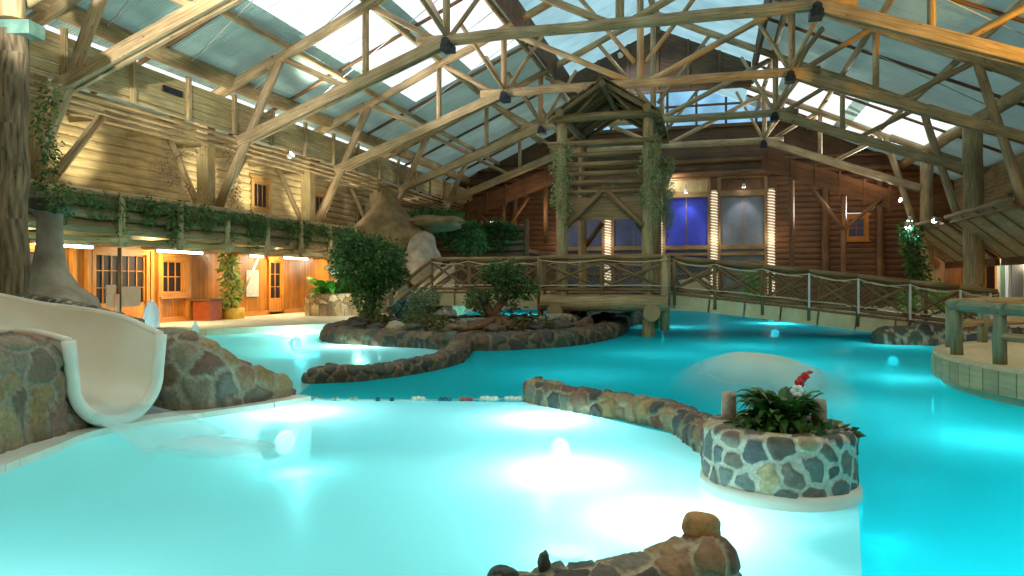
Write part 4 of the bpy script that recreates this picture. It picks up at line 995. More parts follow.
# ------------------------------------------------------------------ round planter
PCX, PCY, PR = .53, 6.1, .59
t = thing('round_planter', (PCX, PCY, 0), 'round field-stone planter standing in the pool', 'planter')
prof = [(PR, -.9), (PR, .06)]+[(PR+.01-.012*j/12, .06+.44*j/12) for j in range(1, 30) if False]
V = []; F = []; NA = 560; Z = [-.9, .04]+list(np.linspace(.08, .47, 62))
pr = [(PR-.02, z) for z in Z]+[(PR-.02-.02*k, .47+.035*math.sin(min(1, k/2)*PI/2)) for k in range(1, 11)]+[(PR-.24, .42)]
for r, z in pr:
    for q in range(NA): a = 2*PI*q/NA; V.append((PCX+r*math.cos(a), PCY+r*math.sin(a), z))
for j in range(len(pr)-1):
    for q in range(NA): F.append((j*NA+q, j*NA+(q+1) % NA, (j+1)*NA+(q+1) % NA, (j+1)*NA+q))
me = bpy.data.meshes.new('stone_wall'); me.from_pydata(V, [], F); me.polygons.foreach_set('use_smooth', [True]*len(F)); me.update()
stoneify(me, .18, .014, [srgb(98, 92, 82), srgb(112, 104, 92), srgb(88, 78, 70), srgb(104, 78, 66), srgb(72, 74, 74), srgb(176, 156, 118), srgb(92, 94, 88), srgb(112, 96, 82), srgb(80, 76, 70), srgb(106, 94, 84)], srgb(196, 186, 168), 6, .2)
mesh_obj('stone_wall', me, stone_m, t)
m = MB(); m.lathe([(PR+.02, -.9), (PR+.02, .05), (PR+.005, .09), (PR-.03, .1)], (PCX, PCY), 96, 0); B(m, 'white_base_ring', white_m, t, label='white rendered base ring')
m = MB(); m.lathe([(PR-.2, .3), (PR-.2, .46), (.2, .5), (.02, .5)], (PCX, PCY), 40, .02); B(m, 'soil', soil_m, t)
for x, y, h, lb in ((.16, 6.3, .3, 'left'), (.86, 6.3, .27, 'right')):
    m = MB(); m.lathe([(.06, .42), (.062, .5), (.06, .42+h-.03), (.048, .42+h), (.02, .42+h+.008)], (x, y), 18, .02)
    B(m, 'short_bollard', plain('bollard_'+lb, srgb(150, 124, 106), srgb(184, 162, 142), .5, 20), label=f'short {"pinkish" if lb == "left" else "tan"} bollard at the {lb} of the round planter', category='bollard')
t = thing('flowering_plant', (PCX+.02, PCY, .5), 'leafy bromeliad with one red and white flower in the round planter', 'plant')
blades('foliage', (PCX+.02, PCY+.02, .47), 150, .34, .075, lf_dark, t, 5, 1.7, spread=.12)
blades('foliage', (PCX-.12, PCY-.1, .46), 70, .26, .05, lf_ivy, t, 6, 1.2, spread=.1)
leaves('foliage', [((PCX+.24, PCY-.18, .5), (.26, .2, .05), 160), ((PCX-.22, PCY-.18, .49), (.2, .16, .05), 120)], .09, lf_dark, t, 9)
fx, fy, fz = PCX+.15, PCY-.05, .84
B(MB().tube([(PCX+.06, PCY, .5), (PCX+.11, PCY-.02, .7), (fx, fy, fz-.06)], .012, 6), 'stem', lf_ivy, t)
m = MB()
for k in range(9): a = k*2.4; m.ball((fx+.008*k+.018*math.cos(a), fy+.02*math.sin(a), fz+.012*k), (.026, .02, .03-.002*k), 8, 5)
B(m, 'red_flower', red_m, t)
m = MB()
for k in range(6): a = k*1.05; m.ball((fx-.015+.03*math.cos(a), fy-.03, fz-.05+.03*math.sin(a)), (.024, .012, .022), 8, 5)
B(m, 'white_flower', wpet_m, t)

# ------------------------------------------------------------------ platform and log rail on the right
t = thing('sun_platform', (7.8, 12.6, 0), 'round boarded platform jutting into the pool at the right edge', 'platform')
CX, CY, CR = 7.75, 12.5, 4.25
pts = [(CX+CR*math.cos(a), CY+CR*math.sin(a)) for a in np.linspace(-PI, PI, 120)[:-1]]
m = MB(); m.poly(pts, .36, .5); B(m, 'deck', sand_m, t)
m = MB(); pts2 = [(CX+(CR+.02)*math.cos(a), CY+(CR+.02)*math.sin(a)) for a in np.linspace(-PI, PI, 120)[:-1]]; m.poly(pts2, .12, .44); B(m, 'board_skirt', plat_m, t)
m = MB(); pts2 = [(CX+(CR-.12)*math.cos(a), CY+(CR-.12)*math.sin(a)) for a in np.linspace(-PI, PI, 120)[:-1]]; m.poly(pts2, -1.8, .14); B(m, 'base_wall', plain('platform_base', srgb(190, 176, 140), srgb(206, 194, 162), .5, 3), t)
t = thing('log_railing', (7.8, 12.6, .5), 'weathered log railing curving round the platform at the right edge', 'railing')
RR = 4.02; angs = [R(a) for a in (-160, 146.5, 171.5, 195.5, 122, 98, 74)]
angs = [R(a) for a in (222, 196, 177.5, 157, 134, 110, 86, 62)]
tealw = wood('teal_lit_log', srgb(104, 112, 88), srgb(158, 168, 138), .6)  # teal-green light on the rail is tinted into the log colour
for a in angs:
    x, y = CX+RR*math.cos(a), CY+RR*math.sin(a); B(MB().log((x, y, .45), (x, y, 1.2), .09, .085, 12), 'post', tealw, t)
for i in range(len(angs)-1):
    a, b = angs[i], angs[i+1]; Pq = lambda q, z: (CX+RR*math.cos(q), CY+RR*math.sin(q), z)
    B(MB().log(Pq(a+.03, 1.26), Pq(b-.03, 1.26), .085, .085, 10, .02, 3), 'top_rail', tealw if i < 3 else log_m, t)
    if i not in (1, 2): B(MB().log(Pq(a, .88), Pq(b, .88), .06, .06, 10), 'lower_rail', log_m, t)

# ------------------------------------------------------------------ float rope
t = thing('float_line', (-4, 9.2, 0), 'rope of small coloured floats across the pool between two rock points', 'float line')
fl = [Vector((-5.5, 8.98, .05)), Vector((-5.1, 8.9, .01)), Vector((-4.4, 9.1, .01)), Vector((-3.5, 9.35, .01)), Vector((-2.6, 9.55, .03)), Vector((-2.45, 9.62, .08))]
B(MB().tube(fl, .008, 6), 'rope', rope_m, t)
fb = plain('float_blue', srgb(30, 110, 130)); fr_ = plain('float_red', srgb(190, 90, 80)); ftan = plain('float_tan', srgb(170, 190, 170)); fdk = plain('float_dark', srgb(20, 90, 96))
def onl(f):
    x = -5.1+2.55*f; y = 8.9+.68*f-.02; return x, y
for f, c, nball, r in ((.06, ftan, 2, .028), (.16, ftan, 2, .03), (.3, fdk, 1, .034), (.38, fdk, 1, .034), (.53, white_m, 3, .042), (.68, fb, 3, .034), (.80, fr_, 3, .034), (.93, white_m, 4, .044), (1.07, white_m, 4, .044)):
    x, y = onl(f*.92); m = MB()
    for q in range(nball): m.ball((x+(q-(nball-1)/2)*.06, y+.008*q, .02+.008*(q % 2)), (r*1.05, r, r), 10, 7)
    B(m, 'float', c, t)

# ------------------------------------------------------------------ left deck furnishings
t = thing('plant_tub', (-17.7, 23.8, .2), 'square yellow tub against the orange wall', 'planter')
m = MB(); m.lathe([(.5, .2), (.52, .6), (.48, .62), (.44, .62), (.42, .56)], (0, 0), 4); me_ = B(m, 'tub', yel_m, t)
me_.matrix_parent_inverse = Matrix.Identity(4); me_.location = (0, 0, -.2); me_.rotation_euler = (0, 0, R(45))
m = MB(); m.box(-18.0, -17.4, 23.5, 24.1, .56, .58); B(m, 'soil', soil_m, t)
t = thing('climbing_plant', (-17.7, 23.8, .6), 'variegated climber on a pole growing from the yellow tub', 'plant')
B(MB().log((-17.7, 23.8, .5), (-17.7, 23.8, 2.7), .07), 'pole', log_m, t); B(MB().log((-17.65, 23.95, .5), (-17.2, 25.0, 2.75), .045), 'pole', log_m, t)
leaves('foliage', [((-17.6, 23.6, z), (.32, .36, .35), 80) for z in (.95, 1.35, 1.75, 2.15, 2.5)], .24, leafmat('climber_leaf', srgb(60, 110, 40), srgb(200, 210, 110)), t, 31, .5)
t = thing('waste_bin', (-17.8, 22.6, .2), 'reddish wooden bin beside the yellow tub', 'bin')
m = MB(); m.box(-18.15, -17.45, 22.25, 22.95, .2, .92); B(m, 'body', plain('red_brown_bin', srgb(150, 66, 28), srgb(176, 84, 38), .4), t)
m = MB(); m.box(-18.2, -17.4, 22.2, 23.0, .92, 1.0); B(m, 'lid', brown_m, t)
t = thing('notice_board', (-18.3, 26.1, 1.0), 'pale framed notice sheet on the orange boarded wall', 'notice')
m = MB(); m.box(XL+.02, XL+.06, 25.7, 26.5, 1.0, 2.1); B(m, 'frame', alu_m, t)
m = MB(); m.quad((XL+.07, 25.75, 1.05), (XL+.07, 26.45, 1.05), (XL+.07, 26.45, 2.05), (XL+.07, 25.75, 2.05)); B(m, 'sheet', paper_m, t)
# sign boards on a post before the doors
sx, sy = -15.3, 15.9
t = thing('sign_post', (sx, sy, .2), 'two blank faded pink boards fixed to a dark post before the glazed doors', 'sign')
B(MB().log((sx, sy, .2), (sx, sy, 2.55), .05), 'post', brown_m, t); B(MB().log((sx+.05, sy-.15, .2), (sx+.05, sy-.15, 1.3), .07), 'post', pink_m, t)
m = MB(); m.beam((sx, sy-.28, .95), (sx, sy-.28, 1.55), .05, .3, (0, 1, 0)); B(m, 'board', pink_m, t)
m = MB(); m.beam((sx, sy+.35, .95), (sx, sy+.35, 1.5), .05, .75, (0, 1, 0)); B(m, 'board', pink_m, t)
m = MB(); m.lathe([(.22, .1), (.21, .7), (.17, .95), (.09, 1.12), (.02, 1.16)], (-14.0, 15.6), 20); B(m, 'water_jet', foam_m, label='white blurred water jet rising behind the slide rim', category='water jet')
m = MB(); m.lathe([(.12, .0), (.1, .3), (.02, .48)], (-14.6, 18.0), 16); B(m, 'water_jet', foam_m, label='small white water jet by the near deck edge', category='water jet')
# strip lights under the balcony
for y, L, lb in ((15.9, 1.9, 'over the first window'), (20.4, 2.2, 'over the square window'), (24.6, .9, 'over the yellow tub'), (27.4, 1.9, 'over the far small door'), (31.8, 1.5, 'above the rocks')):
    t = thing('strip_light', (-17.6, y, 2.62), 'warm fluorescent strip light under the balcony '+lb, 'light', 'strip lights under the balcony')
    m = MB(); m.box(-17.2, -17.05, y-L/2, y+L/2, 2.66, 2.72); B(m, 'fitting', alu_m, t)
    m = MB(); m.tube([(-17.12, y-L/2+.05, 2.62), (-17.12, y+L/2-.05, 2.62)], .04, 8); B(m, 'tube', tube_m, t)
    light('AREA', 'strip_lamp', (-17.12, y, 2.56), 58*L, (1, .86, .56), .12, (-18.3, y, .9), sy=L)
# uplights on the gallery
for y, lb in ((17.4, 'first'), (22.9, 'second'), (25.8, 'third'), (29.3, 'fourth')):
    t = thing('uplight', (-17.0, y, 3.95), f'bright uplight on the left gallery floor, {lb} from the near end', 'light', 'uplights along the left gallery')
    m = MB(); m.box(-16.0, -15.8, y-.35, y+.35, 3.92, 4.04); B(m, 'housing', alu_m, t)
    m = MB(); m.box(-15.98, -15.82, y-.32, y+.32, 4.04, 4.06); B(m, 'lens', tube_m, t)
    light('SPOT', 'uplight_lamp', (-16.3, y, 4.2), 520, (1, .93, .7), .15, (XL, y, 5.6), 52, blend=.8)
    light('AREA', 'uplight_lamp', (-15.9, y, 4.1), 60, (1, .92, .7), .15, (-15.95, y, 6.5), sy=.6)
for y in (15.5, 20.5, 26, 32, 38):
    light('AREA', 'pole_lamp', (-16.9, y, 7.05), 22, (1, .95, .72), .2, (-15.6, y, 6.2), sy=3.5)
    m = MB(); m.box(-17.1, -16.95, y-.8, y+.8, 7.1, 7.2); t = thing('gallery_tube_light', (-17, y, 7.1), 'white tube light above the pole fringe, '+{15.5: 'nearest one by the ivy post', 20.5: 'second from the near end', 26: 'middle one of the row', 32: 'fourth, before the rock peak', 38: 'farthest one of the row'}[y], 'light', 'tube lights above the pole fringe'); B(m, 'body', alu_m, t)
    m = MB(); m.tube([(-16.9, y-.75, 7.08), (-16.9, y+.75, 7.08)], .03, 8); B(m, 'tube', tube_m, t)
# stone planter and rocks at the far left
rubble('stone_planter', [(-16.4, 27.3, .7, .85, .2), (-15.3, 26.9, .6, .9, .2), (-14.6, 28.2, .6, .9, .2), (-14.3, 31, .6, .8, .2)], .3, .04, pal=[srgb(196, 176, 132), srgb(170, 148, 104), srgb(210, 194, 156), srgb(150, 130, 96)], mortar=srgb(120, 104, 76), seed=22, p=.3, base=.1, ds=.03, ns=70, edge=.1, tags=dict(label='dry stone planting bed by the far left deck', category='planter'))
t = thing('lily_plant', (-15.6, 27.6, .9), 'bright green broad-leaved plant with white blooms in the stone bed', 'plant')
blades('foliage', (-15.6, 27.6, .95), 34, 1.1, .34, lf_bright, t, 41, 1.5, spread=.3)
m = MB()
for k in range(7): m.ball((-15.5+.25*math.cos(k*2), 27.5+.35*math.sin(k*1.7), 2.0+.1*(k % 3)), (.13, .13, .1), 8, 6)
B(m, 'white_bloom', wpet_m, t)
leaves('low_shrub', [((-15.2, 28.2, 1.2), (.9, .9, .45), 900), ((-14.8, 29.9, 1.2), (.7, 1.0, .45), 800)], .2, lf_dark, None, 42, tags=dict(label='dark low shrubs filling the stone bed', category='shrub'))
boulder('rock_pillar', (-16.2, 30.5, 1.5), (.95, .8, 1.7), rock_m, 51, .3, facet=True, sub=3, tags=dict(label='pale cream rock pillar behind the lily bed', category='rock'))
boulder('rock_pillar', (-15.2, 33.2, 1.1), (.8, .8, 1.2), rock_m, 52, .3, facet=True, sub=3, tags=dict(label='shorter pale rock right of the cream rock pillar', category='rock'))
m = MB(); m.lathe([(1.6, 3.2), (1.8, 3.9), (1.5, 4.2), (1.1, 4.6), (.72, 5.0), (.52, 5.5), (.36, 5.85), (.1, 6.0)], (-14.55, 31), 32, .12); B(m, 'rock_peak', brock_m, label='tall sculpted brown rock peak above the left gallery end', category='rock')
boulder('rock_boulder', (-12.4, 30, 2.55), (.8, .8, 1.15), rockgrey_m, 53, .2, tags=dict(label='rounded grey boulder hanging behind the ficus tree', category='rock'))
boulder('rock_boulder', (-11.6, 30.4, 1.0), (1.0, 1.2, 1.3), rock_m, 57, .3, facet=True, sub=3, tags=dict(label='pale rock cascade behind the bridge stairs', category='rock'))
boulder('rock_boulder', (-12.6, 31.8, 4.35), (1.7, 1.3, .38), brock_m, 54, .2, tags=dict(label='brown rock slab sloping down from the rock peak', category='rock'))
rubble('rock_bank', [(-12.1, 26.5, .8, .7), (-11.2, 28.5, .9, .5), (-10.9, 29.6, .7, .4)], .45, .12, pal=PALG, seed=24, ds=.07, tags=dict(label='far rock bank behind the bridge stairs', category='rock wall'))

# ------------------------------------------------------------------ plants
t = thing('ficus_tree', (-9.9, 20, .3), 'dense dark green ficus tree at the left end of the island', 'tree')
m = MB(); m.log((-9.8, 20, .2), (-9.9, 20, 1.5), .1, .07); m.log((-9.85, 20, .9), (-9.4, 19.9, 1.9), .05, .03); m.log((-9.85, 20, .9), (-10.5, 20.1, 2.1), .05, .03); B(m, 'trunk', bark_m, t)
leaves('crown', [((-10.0, 20, 2.2), (1.15, 1.1, .95), 5200), ((-10.5, 20, 2.6), (.6, .7, .55), 1300), ((-9.4, 20, 1.9), (.6, .7, .55), 1300), ((-9.9, 19.8, 1.1), (.5, .5, .5), 700), ((-9.75, 19.6, .6), (.3, .3, .3), 260)], .12, lf_dark, t, 61, .3)
t = thing('pale_shrub', (-8.0, 19.4, .4), 'small pale grey-green shrub between the ficus and the twisted tree', 'shrub')
B(MB().log((-8, 19.4, .3), (-7.95, 19.4, 1.0), .035), 'stem', bark_m, t)
leaves('foliage', [((-7.9, 19.4, 1.15), (.5, .5, .35), 1000), ((-8.05, 19.3, .65), (.5, .5, .35), 700)], .08, lf_pale, t, 62)
t = thing('twisted_tree', (-5.7, 19.5, .3), 'twisted tree with spreading roots and small crown in front of the bridge', 'tree')
m = MB()
for tips in ([(-5.7, 19.4, .35), (-5.85, 19.4, .7), (-5.6, 19.5, 1.1), (-5.4, 19.5, 1.5)], [(-5.85, 19.4, .6), (-6.1, 19.4, 1.0), (-6.2, 19.4, 1.3)]): m.tube(tips, [.16, .13, .09, .05][:len(tips)], 10, .1)
for dx, dy in ((-1.3, -.5), (-.8, -.9), (.9, -.7), (1.5, -.2), (.3, -1.0), (-.3, .8)): m.tube([(-5.7, 19.4, .62), (-5.7+dx*.35, 19.4+dy*.35, .45), (-5.7+dx*.7, 19.4+dy*.7, .36), (-5.7+dx, 19.4+dy, .28)], [.13, .1, .07, .04], 8, .1)
B(m, 'trunk', plain('root_bark', srgb(96, 72, 50), srgb(140, 108, 78), .8, 8, bump=.6), t)
leaves('crown', [((-5.6, 19.5, 1.85), (.62, .6, .38), 1500), ((-6.25, 19.3, 1.15), (.38, .4, .3), 500), ((-5.0, 19.5, 1.45), (.4, .4, .35), 550), ((-5.5, 19.3, 1.4), (.4, .4, .3), 400)], .11, lf_ivy, t, 63)
leaves('island_fern', [((-9.2, 18.7, .55), (.5, .5, .25), 260), ((-7.2, 18.2, .5), (.8, .5, .2), 260), ((-4.6, 18.6, .55), (.6, .5, .2), 260), ((-6.3, 20.8, .9), (.8, .7, .3), 300), ((-4.2, 23.5, .8), (.6, 1.2, .3), 400)], .14, leafmat('mossy_leaf', srgb(66, 76, 34), srgb(120, 116, 60)), None, 64, tags=dict(label='low olive ground cover between the island boulders', category='ground cover', kind='stuff'))
leaves('teal_plant', [((-9.0, 20.6, .75), (.45, .4, .35), 240)], .2, leafmat('teal_leaf', srgb(60, 110, 110), srgb(120, 170, 160)), None, 65, tags=dict(label='bluish leafy plant at the foot of the ficus tree', category='plant'))
# ivy on the gallery fascia
bl = []; rg = random.Random(5); y = 13.2
while y < 37.5:
    h = rg.uniform(.15, .55); bl.append(((-15.0, y, 3.85-h*.6), (.16, .5, h), int(190*(.6+h)))); y += rg.uniform(.35, .7)
    if rg.random() < .45: bl.append(((-14.98, y, 3.1+rg.random()*.5), (.12, .25, .5), 110))
leaves('hanging_ivy', bl, .11, lf_ivy, None, 71, .6, tags=dict(label='curtain of ivy trailing along the left gallery fascia', category='ivy', kind='stuff'))
leaves('hanging_ivy', [((-14.9+.35*k, 37.7, 4.55+.25*math.sin(k*1.3)), (.5, .3, .35), 190) for k in range(14)]+[((-13.9+.6*k, 37.7, 3.9+.2*math.sin(k)), (.4, .3, .5), 130) for k in range(6)]+[((-13.6, 34.5, 5.0), (1.6, 1.2, .5), 900), ((-12.2, 33, 4.3), (1.2, 1, .6), 700), ((-11.1, 33, 3.6), (.9, .8, .8), 600)], .2, lf_dark, None, 72, .4, tags=dict(label='dark greenery spilling over the rocks and far left gallery', category='ivy', kind='stuff'))
leaves('climbing_ivy', [((-12.3+.12*math.sin(z*5), 11.0, z), (.17, .2, .3), 75) for z in np.arange(3.5, 5.4, .25)]+[((-12.0, 11.0, 3.25), (.28, .3, .3), 240)], .09, lf_ivy, None, 73, .4, tags=dict(label='fresh green vine hanging beside the bark column', category='ivy'))
leaves('dry_vine', [((-16.5+.5*math.sin(z*2), 20.0+.7*math.cos(z*3), z), (.35, .4, .3), 60) for z in np.arange(4.4, 6.5, .22)]+[((-15.9, 22.3-.15*z, z), (.25, .25, .3), 60) for z in np.arange(4.2, 6.6, .22)], .08, lf_dry, None, 74, .5, tags=dict(label='dry greyish vine wound round the draped gallery post', category='vine'))
for (x, y), lb, s in (((PX0, PY0), 'front left', 1.0), ((PX1+.05, PY0), 'front right', 1.0), ((PX1+.3, PY1), 'rear right', .9)):
    leaves('hanging_moss', [((x+.1*math.sin(z*7), y-.1, z), (.3*s, .3, .35), 330) for z in np.arange(3.9, 5.75, .3)]+[((x+.1, y-.1, 3.5), (.14, .2, .5), 160)], .07, lf_moss, None, int(80+x*3), .8, tags=dict(label=f'grey-green hanging moss on the {lb} pavilion post', category='vine'))
# plants by the bridge on the right
t = thing('climbing_plant', (9.3, 38.5, .2), 'dark plant trailing up the far right column under a cyan lamp', 'plant')
leaves('foliage', [((9.2+.35*(4.4-z)*.5, 38.3, z), (.5, .5, .35), 150) for z in np.arange(1.4, 4.4, .35)], .2, lf_dark, t, 91, .3)
B(MB().log((9.5, 38.4, .2), (9.2, 38.4, 4.2), .05), 'stem', bark_m, t)
leaves('bright_plant', [((2.5, 44.6, 1.3), (.55, .4, 1.1), 380)], .3, lf_bright, None, 92, tags=dict(label='bright green plant before the tall grey window', category='plant'))
leaves('bright_plant', [((7.8, 32.5, .8), (.35, .4, .65), 190)], .22, lf_bright, None, 93, tags=dict(label='bright green plant seen through the right bridge net', category='plant'))
leaves('bright_plant', [((10.0, 36.2, .95), (.4, .4, .8), 240)], .22, lf_bright, None, 94, tags=dict(label='green plant by the bridge end under the inclined gallery', category='plant'))
boulder('white_rock', (-.9, 44.6, .95), (.75, .4, 1.0), rock_m, 61, .4, facet=True, sub=2, tags=dict(label='pale rock in front of the blue window', category='rock'))
m = MB(); m.box(9.4, 9.9, 38.9, 39.3, .2, 1.4); B(m, 'white_cabinet', alu_m, label='small white cabinet beside the far right column', category='cabinet')
leaves('right_plant', [((11.9, 28.0, 3.8), (.5, .8, .9), 500)], .2, lf_dark, None, 95, .4, tags=dict(label='hanging plant on the near inclined gallery at the right edge', category='plant'))

# ------------------------------------------------------------------ lamps
def spotlamp(loc, aim, lab, e=300, c=(.9, .95, 1), ang=70, cat='light', grp=None):
    t = thing('spot_lamp', loc, lab, cat, grp); v = (Vector(aim)-Vector(loc)).normalized(); p = Vector(loc)
    m = MB(); m.tube([p-v*.16, p-v*.12, p+v*.02, p+v*.06], [.04, .09, .11, .13], 14); B(m, 'housing', alu_m, t)
    m = MB(); m.tube([p-v*.14, p-v*.14+Vector((0, 0, .3))], .02, 6); B(m, 'bracket', iron_m, t)
    m = MB(); m.tube([p+v*.061, p+v*.07], .11, 14); B(m, 'lens', bulb_m, t)
    light('SPOT', 'lamp', tuple(p+v*.12), e, c, .08, aim, ang)
spotlamp((-1.35, 45.2, 7.1), (-1.35, 45.75, 4.6), 'lamp glowing above the blue window', 120, (.8, .88, 1), 75)
spotlamp((2.0, 45.0, 7.3), (2.0, 45.75, 4.6), 'twin lamp above the grey window', 130, (.95, .98, 1), 75)
spotlamp((-4.0, 33.8, 12.2), (-3.2, 36.0, 11.0), 'white hanging lamp before the boarded lantern end', 400, (.85, .92, 1), 90)
spotlamp((-2.4, 44.9, 8.0), (-1.6, 45.8, 7.5), 'bright lamp on the pale board above the blue window', 120, (1, .95, .85), 110)
for x, y, lb in ((9.75, 40.2, 'left of the three'), (9.75, 39.4, 'middle one of three'), (9.75, 35.6, 'right one of three')):
    spotlamp((x-.15, y, 4.35), (x-1, y-4, 0), f'small white lamp on the right gallery edge, {lb}', 60, (1, .97, .9), 60, grp='lamps on the right gallery edge')
spotlamp((9.3, 38.4, 4.6), (9.2, 38.3, 2.6), 'cyan lamp over the trailing plant on the right', 160, (.2, .95, 1), 80)
spotlamp((-8, 4, 5), (-12.3, 14, 7.75), 'white lamp high at the near left aimed up at the nearest truss', 9000, (1, .98, .9), 30)
spotlamp((-14.9, 23.5, 6.3), (-10, 24, 10.5), 'white lamp on the upper parapet aimed at the left roof', 2600, (1, .97, .88), 90)
spotlamp((12.5, 17.5, 5), (7.8, 21, 8.6), 'amber lamp aimed up at the right end of the orange-lit truss', 4500, (1, .5, .03), 50)
spotlamp((10.0, 43.0, 6.0), (6, 40.5, 7.6), 'white lamp lighting the farthest truss', 4500, (1, 1, 1), 80)
# warm and neutral fill lights, bare points without fittings
light('POINT', 'right_room_fill', (12.4, 38.5, 2.4), 90, (1, .85, .55), .25)
light('POINT', 'right_room_fill', (12.0, 30, 2.3), 60, (1, .8, .5), .25)
light('POINT', 'gable_lamp', (-9.5, 40.0, 5.6), 120, (1, .72, .42), .3)
light('POINT', 'gable_lamp', (6.5, 39.5, 5.0), 80, (1, .72, .42), .3)
light('POINT', 'island_lamp', (-12.9, 26.3, 1.6), 120, (1, .95, .75), .2)
light('POINT', 'shore_fill', (8.2, 15.0, 2.6), 60, (1, .8, .5), .2)
for x, y, z, e in ((-9, 2.5, 6.5, 260), (-1, 1.5, 6.5, 260), (6, 3, 6.5, 260), (-10, 12, 9.3, 330), (-2.5, 12, 9.8, 330), (6, 12.5, 9.0, 330)):  # unseen lamps added overhead to fill the near hall with warm light
    t = thing('overhead_fill_lamp', (x, y, z), 'added round fill lamp hung from the roof above the near pool', 'light', 'added fill lamps over the near pool')
    m = MB(); m.lathe([(.04, z+.5), (.06, z+.34), (.22, z+.2), (.26, z+.06)], (x, y), 20, 0, False); B(m, 'shade', alu_m, t); B(MB().tube([(x, y, z+.45), (x, y, roofz(x-XC)-.02)], .02, 6), 'rod', iron_m, t)
    m = MB(); m.lathe([(.22, z+.1), (.2, z+.08), (.02, z+.07)], (x, y), 20); B(m, 'lens', bulb_m, t)
    light('POINT', 'overhead_fill', (x, y, z-.15), e*1.15, (1, .87, .62), .35)
for x in pil: light('POINT', 'rope_lamp', (x, Y1-.75, 4.2), 22, (1, .82, .6), .15)
# underwater lamps
def poollamp(x, y, z, e, ax, ay, lab):
    deep = not shallow and x > -3.2 and y < 30; flo = 'floor' in lab or 'near water' in lab or 'deep' in lab or 'mid pool' in lab
    if flo: z = -1.72 if deep else -.72
    t = thing('pool_lamp', (x, y, z), lab, 'light', 'underwater pool lamps'); v = Vector((0, 0, 1)) if flo else Vector((ax, ay, 0)).normalized(); p = Vector((x, y, z))
    m = MB(); m.tube([p-v*.06, p], .15, 20); B(m, 'rim', alu_m, t)
    m = MB(); m.tube([p, p+v*.015], .12, 20); B(m, 'lens', under_m, t)
    light('POINT', 'underwater', tuple(p+v*.3+Vector((0, 0, -.5 if deep and not flo else 0))), e*(.36 if deep else .46), (.82, .97, 1), .03)
SH = lambda x, y: x < .3 and y < 8.9+max(0, (-2.3-x))*3
UL = [((-5.25, 8.15), (1, -.4), 'below the rock point right of the slide', 170), ((-1.75, 8.65), (-.6, -1), 'under the low rock wall in the middle', 190), ((.02, 5.0), (-1, .2), 'beside the round planter base', 170),
      ((-5.95, 10.5), (-.8, -.6), 'at the tip of the curving rock wall', 300), ((-8.6, 16.9), (-.3, -1), 'under the left island edge', 420), ((-13.0, 20.9), (.8, -.6), 'at the left deck edge', 700),
      ((-3.5, 1.8), (0, 1), 'added under the near water', 380), ((-1.2, 6.2), (0, 1), 'added in the floor left of the planter', 160),  # both floor lamps added to brighten the near water
      ((3.6, 13.4), (-1, .3), 'under the round platform', 140), ((4.6, 20.6), (-.3, -1), 'under the bridge end', 150), ((3.2, 8.5), (-1, 0), 'near the right edge', 200), ((3.6, 5.0), (-1, 0), 'added in the deep floor right of the planter', 600), ((1.5, 3.2), (-1, 0), 'added in the deep floor by the right foreground', 500), ((1.6, 15.5), (0, -1), 'added in the deep pool behind the fountain', 200), ((-2.2, 12.5), (0, -1), 'added in the deep pool centre', 160), ((-1.2, 16.5), (0, -1), 'added in the deep pool before the pavilion', 160), ((2.2, 10.3), (0, -1), 'added in the deep pool by the foam', 160), ((2.5, 30), (0, -1), 'in the far right water', 260),  # deep floor and deep pool lamps added to lift the darker water
      ((.8, 19), (0, -1), 'in mid pool before the bridge', 200), ((-1.6, 26.4), (1, 0), 'behind the pavilion', 160), ((3, 38.6), (0, -1), 'by the far bank', 260), ((-8.2, 34), (0, -1), 'in the far left water', 900), ((-10.6, 30.2), (1, 0), 'near the rock cascade', 160), ((-14.5, 13), (1, 0), 'behind the slide', 900), ((6.2, 27), (-1, 0), 'by the far right bank', 160)]
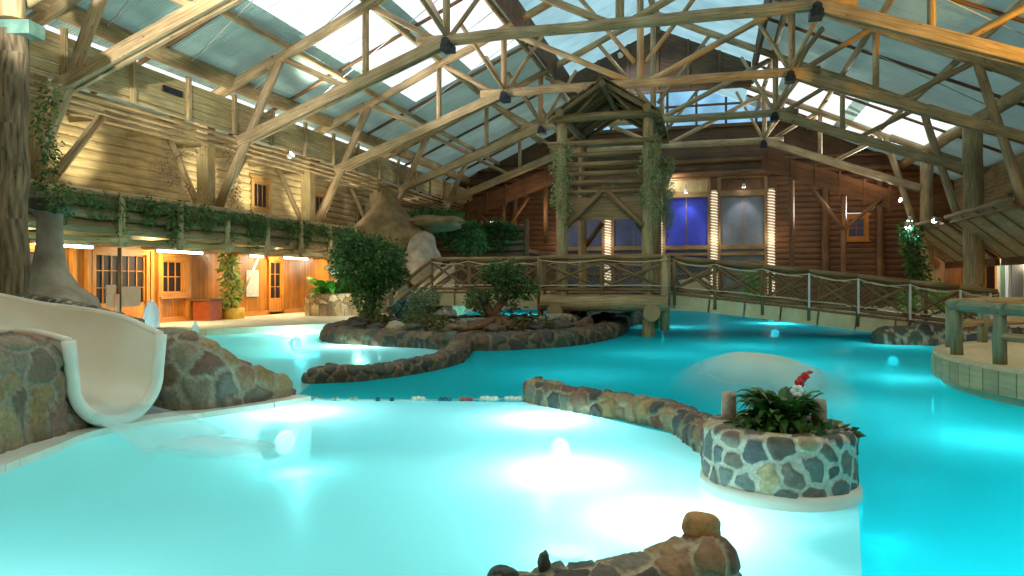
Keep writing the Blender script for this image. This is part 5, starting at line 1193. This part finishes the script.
for (x, y), (ax, ay), lb, e in UL:
    shallow = SH(x, y)
    poollamp(x, y, -.6 if 'floor' in lb or 'near water' in lb else -.42, e, ax, ay, 'round underwater lamp '+lb)
# bubbling fountain haze and foam patches
def mound(name, c, r, lab, mat):
    m = MB(); i = 0; NR, NT = 10, 48
    for j in range(NR+1):
        f = j/NR
        for q in range(NT):
            a = 2*PI*q/NT; rr = f*(1+.12*math.sin(3*a+1)+.06*math.sin(7*a)); m.v.append((c[0]+r[0]*rr*math.cos(a), c[1]+r[1]*rr*math.sin(a), .012+r[2]*(1-f*f)**1.6))
    for j in range(NR):
        for q in range(NT): q2 = (q+1) % NT; a = j*NT+q; b = j*NT+q2; m.face((a, b, b+NT, a+NT), [(0, 0)]*4, True)
    return B(m, name, mat, label=lab, category='foam', kind='stuff')
mound('fountain_foam', (.65, 11.9), (1.5, 2.9, .5), 'pale blurred foam of a bubbling fountain behind the round planter', haze_m)
mound('splash_foam', (-4.75, 6.1), (1.0, .55, .05), 'soft patch of white foam below the slide mouth', hazemat('splash_white', (.85, .95, .97), .75))

# ------------------------------------------------------------------ world, camera, view
w = bpy.data.worlds.new('world'); scn.world = w; w.use_nodes = True; nt = w.node_tree
bg = nt.nodes['Background']; bg.inputs[0].default_value = (.93, .97, 1, 1); bg.inputs[1].default_value = 1.5
cam = bpy.data.cameras.new('camera'); co_ = bpy.data.objects.new('camera', cam); col.objects.link(co_)
th = math.atan(197/720); co_.location = (0, 0, 1.65); co_.rotation_euler = (PI/2, 0, th)
cam.sensor_width = 36; cam.lens = 36*720/1024; cam.shift_y = -7/1024; cam.clip_end = 300; cam.clip_start = .05
scn.camera = co_
vs = scn.view_settings; vs.view_transform = 'Standard'; vs.look = 'None'; vs.gamma = 1; vs.use_curve_mapping = False; vs.exposure = 0.0
cy = scn.cycles; cy.use_denoising = True; cy.max_bounces = 7; cy.diffuse_bounces = 4; cy.glossy_bounces = 2; cy.transparent_max_bounces = 12; cy.transmission_bounces = 4; cy.volume_bounces = 0
cy.caustics_reflective = False; cy.caustics_refractive = False; cy.sample_clamp_indirect = 6; cy.blur_glossy = .5
